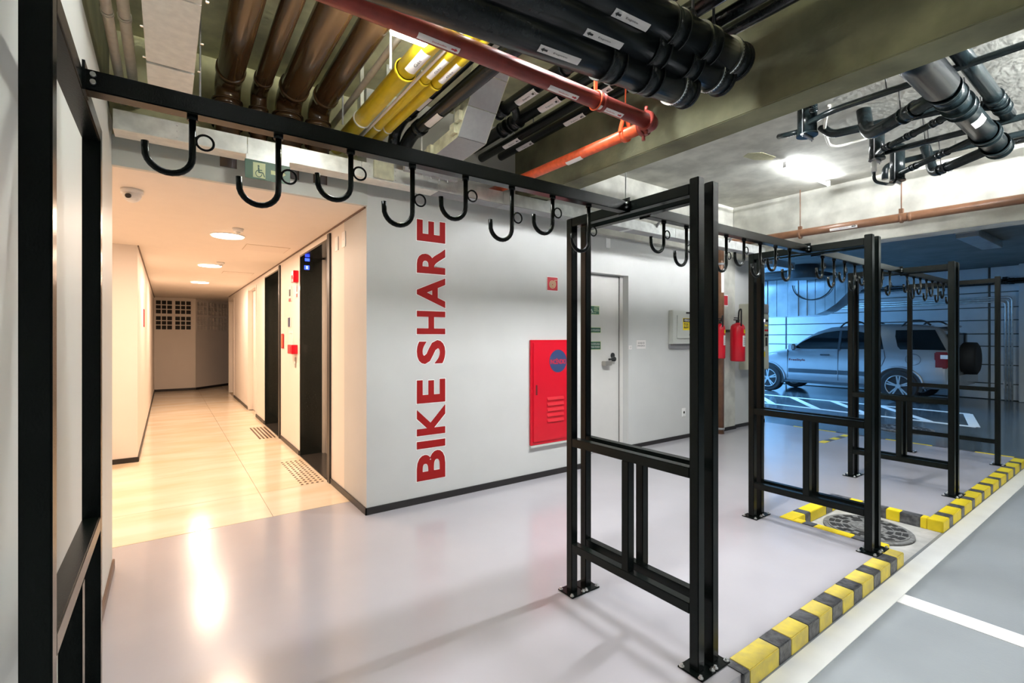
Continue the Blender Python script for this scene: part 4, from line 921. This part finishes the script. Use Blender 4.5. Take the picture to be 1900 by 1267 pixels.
# ------------------------------------------------------------------ garage: duct, fan, conduits
gd = thing('air_duct', 'large galvanised air duct curving upwards over the parked car', 'duct', (12, 5, 1.9))
def yz_curve(y): # lower edge of the duct
    if y >= 5.1: return 1.90
    k = (5.1-y)/1.15; return 1.90+.95*k**2.2
segs = [7.6, 6.2, 5.98, 5.75, 5.50, 5.27, 5.08, 4.90, 4.70, 4.50, 4.30, 4.12, 3.98]
for i in range(len(segs)-1):
    a, b = segs[i], segs[i+1]; off = .0 if i % 2 else .006
    if i < 1: pass
    poly = [(a-.004, yz_curve(a)), (b+.004, yz_curve(b)), (b+.004, 2.78), (a-.004, 2.78)]
    obj('duct_panel', prism(BM(), poly, 'x', 12.0-off, 12.6), 'galv_b', gd)
    if i in (1, 4, 5): obj('flange', box(BM(), (11.97, b-.012, yz_curve(b)), (12.0, b+.012, 2.78)), 'galv_b', gd)
obj('cable_loop', sweep(BM(), [(11.95, 4.95-.42*math.cos(a)*1.0+.0, 2.62-.36*math.sin(a)) for a in [PI*k/16 for k in range(17)]], .012, 6), 'ink', gd)
fn = thing('fan_unit', 'dark fan unit hanging from the garage ceiling beside the duct', 'fan', (11.8, 4.9, 2.8))
bm = BM(); cyl(bm, (11.5, 4.95, 3.0), (11.5, 4.95, 2.70), .30, 28); obj('housing', bm, 'cladding', fn); bm = BM(); box(bm, (11.6, 4.7, 2.79), (12.5, 6.6, 2.88)); obj('support_frame', bm, 'cladding', fn)
for i, (z, m_) in enumerate(((2.66, 'pvc_b'), (2.60, 'pvc_b'))):
    t = straight_pipe('wall_conduit', ('upper' if i == 0 else 'lower')+' dark pipe along the top of the garage wall', 'pipe', (14.97, -3, z), (14.97, 8, z), .03, m_, (5.2, 6.6), .08, 1.3)
    for y in (2.3, 4.4): bm = BM(); box(bm, (14.94, y-.04, z-.02), (15.2, y+.04, z+.07)); obj('bracket', bm, 'pvc_b', t)
for i, dz in enumerate((0, .05, .10)):
    t = thing('wall_conduit', ('outer', 'middle', 'inner')[i]+' grey conduit bending down the garage wall by the column', 'conduit', (15.14, 2.2, 0))
    obj('tube', sweep(BM(), rounded([(15.15, 7.0, 2.30-dz), (15.15, 2.22+i*.05, 2.30-dz), (15.15, 2.22+i*.05, .0)], .10), .018, 8), 'galv', t)
t = thing('ceiling_duct', 'pale rectangular duct stub under the garage ceiling', 'duct', (8.2, 1.5, 2.6)); obj('duct_body', bbox((9.6, 1.75, 2.88), (11.2, 2.0, 2.999), .005), 'galv_b', t); 
bm = BM(); box(bm, (9.58, 1.73, 2.95), (9.62, 2.02, 2.999)); obj('flange', bm, 'galv_b', t)
t = thing('ceiling_duct', 'pale duct run under the garage ceiling near the wall end', 'duct', (10, 5, 2.7)); obj('duct_body', bbox((9.2, 4.4, 2.72), (9.9, 7.5, 2.85), .005), 'galv_b', t)
obj('hanger', box(BM(), (9.5, 5.0, 2.85), (9.52, 5.02, 3.0)), 'galv', t)

# ------------------------------------------------------------------ car
car = thing('car', 'silver compact suv parked side on against the garage wall with spare wheel on the tailgate', 'car', (13.75, 4.9, 0))
CX = 13.76; HW = .86
st = [ # y, z_bottom, z_belt, z_top, halfwidth, halfwidth_top
 (2.74, .42, .68, .72, .70, .66), (2.78, .36, 1.00, 1.04, .80, .72), (2.80, .34, 1.10, 1.22, .84, .70), (2.90, .33, 1.12, 1.52, .855, .68), (3.02, .32, 1.12, 1.64, .86, .67),
 (3.4, .30, 1.12, 1.69, .86, .68), (3.9, .28, 1.12, 1.71, .86, .685), (4.5, .27, 1.11, 1.70, .86, .685), (5.0, .27, 1.10, 1.66, .86, .675), (5.3, .27, 1.10, 1.56, .86, .67),
 (5.6, .27, 1.10, 1.38, .86, .70), (5.85, .27, 1.09, 1.18, .86, .75), (6.0, .28, 1.05, 1.11, .86, .76), (6.4, .30, 1.0, 1.06, .855, .74), (6.8, .32, .92, .99, .82, .68), (7.05, .34, .80, .86, .74, .60), (7.14, .40, .62, .66, .62, .50)]
bm = BM(); rings = []
for (y, zb, zl, zt, hw, ht_) in st:
    mid = (zb+zl)*.5
    half = [(hw*.92, zb), (hw*.995, zb+.08), (hw, mid), (hw*.985, zl-.04), (hw*.955, zl), (ht_+.02, max(zl+.005, zt-.07)), (ht_*.93, max(zl+.01, zt-.02)), (ht_*.5, zt)]
    ring = [(CX-w, y, z) for w, z in half]+[(CX+w, y, z) for w, z in half[::-1]]
    rings.append([bm.verts.new(p) for p in ring])
for A, B in zip(rings[:-1], rings[1:]):
    n = len(A)
    for i in range(n): f = bm.faces.new((A[i], A[(i+1) % n], B[(i+1) % n], B[i])); f.smooth = True
bm.faces.new(rings[0]); bm.faces.new(rings[-1])
body = obj('body', bm, 'paint', car)
def side_x(z, zt=1.69):  # near-side surface x for given z in the greenhouse
    z0, x0 = 1.12, CX-HW*.955; z1, x1 = zt-.07, CX-.70
    if z <= z0: return CX-HW*.99
    return x0+(x1-x0)*(z-z0)/(z1-z0)
def side_poly(name, pts, m, off=.006, parent=None, zt=1.69):
    bm = BM(); prism_ = [(side_x(z, zt)-off, y, z) for y, z in pts]; A = [bm.verts.new(p) for p in prism_]; B = [bm.verts.new((p[0]+.02, p[1], p[2])) for p in prism_]
    bm.faces.new(A); bm.faces.new(B[::-1])
    for i in range(len(A)): j = (i+1) % len(A); bm.faces.new((A[i], B[i], B[j], A[j]))
    return obj(name, bm, m, parent or car)
side_poly('front_window', [(5.80, 1.125), (5.62, 1.28), (5.36, 1.43), (5.10, 1.52), (4.84, 1.56), (4.79, 1.56), (4.79, 1.125)], 'glass')
side_poly('rear_door_window', [(4.74, 1.125), (4.74, 1.565), (4.06, 1.57), (3.98, 1.50), (3.90, 1.14)], 'glass')
side_poly('quarter_window', [(3.74, 1.56), (3.04, 1.56), (2.84, 1.14), (3.60, 1.14), (3.65, 1.2)], 'glass')
side_poly('pillar', [(4.79, 1.10), (4.79, 1.57), (4.74, 1.57), (4.74, 1.10)], 'cladding', .008)
def sbox(name, y0, y1, z0, z1, m, out=.012, bev=.008):
    return obj(name, bbox((CX-HW-out, y0, z0), (CX-HW+.03, y1, z1), bev), m, car)
sbox('door_moulding', 4.80, 5.90, .52, .62, 'cladding'); sbox('door_moulding', 3.98, 4.78, .52, .62, 'cladding')
sbox('sill_trim', 3.98, 6.0, .27, .33, 'cladding', .004)
for y in (4.78, 5.92): sbox('door_gap', y-.005, y+.005, .38, 1.10, 'ink', .001, 0)
obj('door_gap', sweep(BM(), [(CX-HW-.001, y, z) for y, z in ((3.88, 1.12), (3.86, .95), (3.92, .78), (4.02, .66))], .005, 6), 'ink', car)
for y in (4.96, 3.98): sbox('door_handle', y, y+.20, .965, 1.0, 'cladding', .03, .01)
bm = BM(); sweep(bm, [(CX-HW-.002, 3.37+.13*math.cos(a), .93+.12*math.sin(a)) for a in [2*PI*k/24 for k in range(24)]], .004, 6, True); obj('fuel_flap', bm, 'cladding', car)
mr = obj('wing_mirror', bbox((CX-HW-.20, 5.70, 1.08), (CX-HW+.02, 5.83, 1.24), .03), 'paint', car)
bm = BM(); text_on(bm, 'FreeStyle', plane_map((CX-HW-.004, 5.88, .80), (0, -.38, 0), (0, 0, .07)), 0, 0, 1, 1, .02); obj('badge', bm, 'tail', car)
# tail lamp, bumper, hatch details
tl = obj('tail_lamp', bbox((CX-HW-.012, 2.80, .76), (CX-HW+.06, 3.02, 1.10), .02), 'tail', car)
obj('reverse_lens', bbox((CX-HW-.018, 2.80, .96), (CX-HW-.008, 2.92, 1.04), .004), 'white_pl', tl)
obj('rear_bumper', bbox((CX-.84, 2.66, .38), (CX+.84, 3.15, .68), .05), 'paint', car)
obj('rear_window', bbox((CX-.62, 2.80, 1.16), (CX+.62, 2.86, 1.5), .01), 'glass', car)
# wheels
def wheel(y, side, x, r, w=.2, name='wheel', axis='x'):
    t = obj(name, sweep(BM(), [Vector((x-w*.5+.0, y, r+.0)), Vector((x-w*.45, y, r)), Vector((x+w*.45, y, r)), Vector((x+w*.5, y, r))], [r*.90, r, r, r*.9], 36), 'rubber', car)
    bm = BM(); xs0 = x-w*.5-.004
    pts = lambda q: [(xs0, y+q*math.cos(a), r+q*math.sin(a)) for a in [2*PI*k/32 for k in range(32)]]
    sweep(bm, pts(r*.66), .012, 6, True); rim = obj('rim', bm, 'rim', t)
    bm = BM(); cyl(bm, (xs0+.012, y, r), (xs0+.02, y, r), r*.66, 32); obj('rim_dish', bm, 'ink', t)
    bm = BM(); cyl(bm, (xs0-.01, y, r), (xs0+.012, y, r), r*.14, 16)
    for k in range(5):
        a = 2*PI*k/5+PI/2
        for s in (-.13, .13):
            c, sn = math.cos(a+s), math.sin(a+s); c2, s2 = math.cos(a+s*.5), math.sin(a+s*.5); n = Vector((0, -sn, c))*.014
            p0 = Vector((xs0, y+r*.1*c, r+r*.1*sn)); p1 = Vector((xs0, y+r*.65*c, r+r*.65*sn))
            vs = [bm.verts.new(v) for v in (p0+n, p1+n, p1-n, p0-n)]; vv = [bm.verts.new(v.co+Vector((.014, 0, 0))) for v in vs]
            bm.faces.new(vs); bm.faces.new(vv[::-1])
            for i in range(4): bm.faces.new((vs[i], vs[(i+1) % 4], vv[(i+1) % 4], vv[i]))
    obj('spokes', bm, 'rim', t)
    return t
for y in (3.62, 6.41):
    bm = BM(); R = .41
    poly = [(y+R*math.cos(a), .33+R*math.sin(a)) for a in [PI*k/20 for k in range(-2, 23)]]; poly = [(a, max(b, .24)) for a, b in poly]
    prism(bm, poly, 'x', CX-HW-.003, CX-HW+.05); obj('wheel_arch', bm, 'ink', car)
    obj('arch_lip', sweep(BM(), [(CX-HW-.006, y+.43*math.cos(a), .33+.43*math.sin(a)) for a in [PI*k/20 for k in range(21)]], .022, 8), 'paint', car)
    wheel(y, 0, CX-HW+.08, .345); wheel(y, 0, CX+HW-.16, .345)
# spare wheel on tailgate
sp = obj('spare_wheel', sweep(BM(), [(13.75, 2.50, .96), (13.75, 2.53, .96), (13.75, 2.72, .96), (13.75, 2.76, .96)], [.28, .335, .345, .30], 36), 'rubber', car)
for a, b in ((4.25, 4.80), (3.12, 3.62)):
    obj('roof_rail', sweep(BM(), rounded([(CX-.66, b, 1.64), (CX-.66, b-.12, 1.765), (CX-.66, a+.12, 1.765), (CX-.66, a, 1.66)], .08), .018, 8), 'ink', car)
    obj('roof_rail', sweep(BM(), rounded([(CX+.66, b, 1.64), (CX+.66, b-.12, 1.765), (CX+.66, a+.12, 1.765), (CX+.66, a, 1.66)], .08), .018, 8), 'ink', car)
obj('roof_spoiler', bbox((CX-.6, 2.88, 1.62), (CX+.6, 3.1, 1.665), .015), 'paint', car)
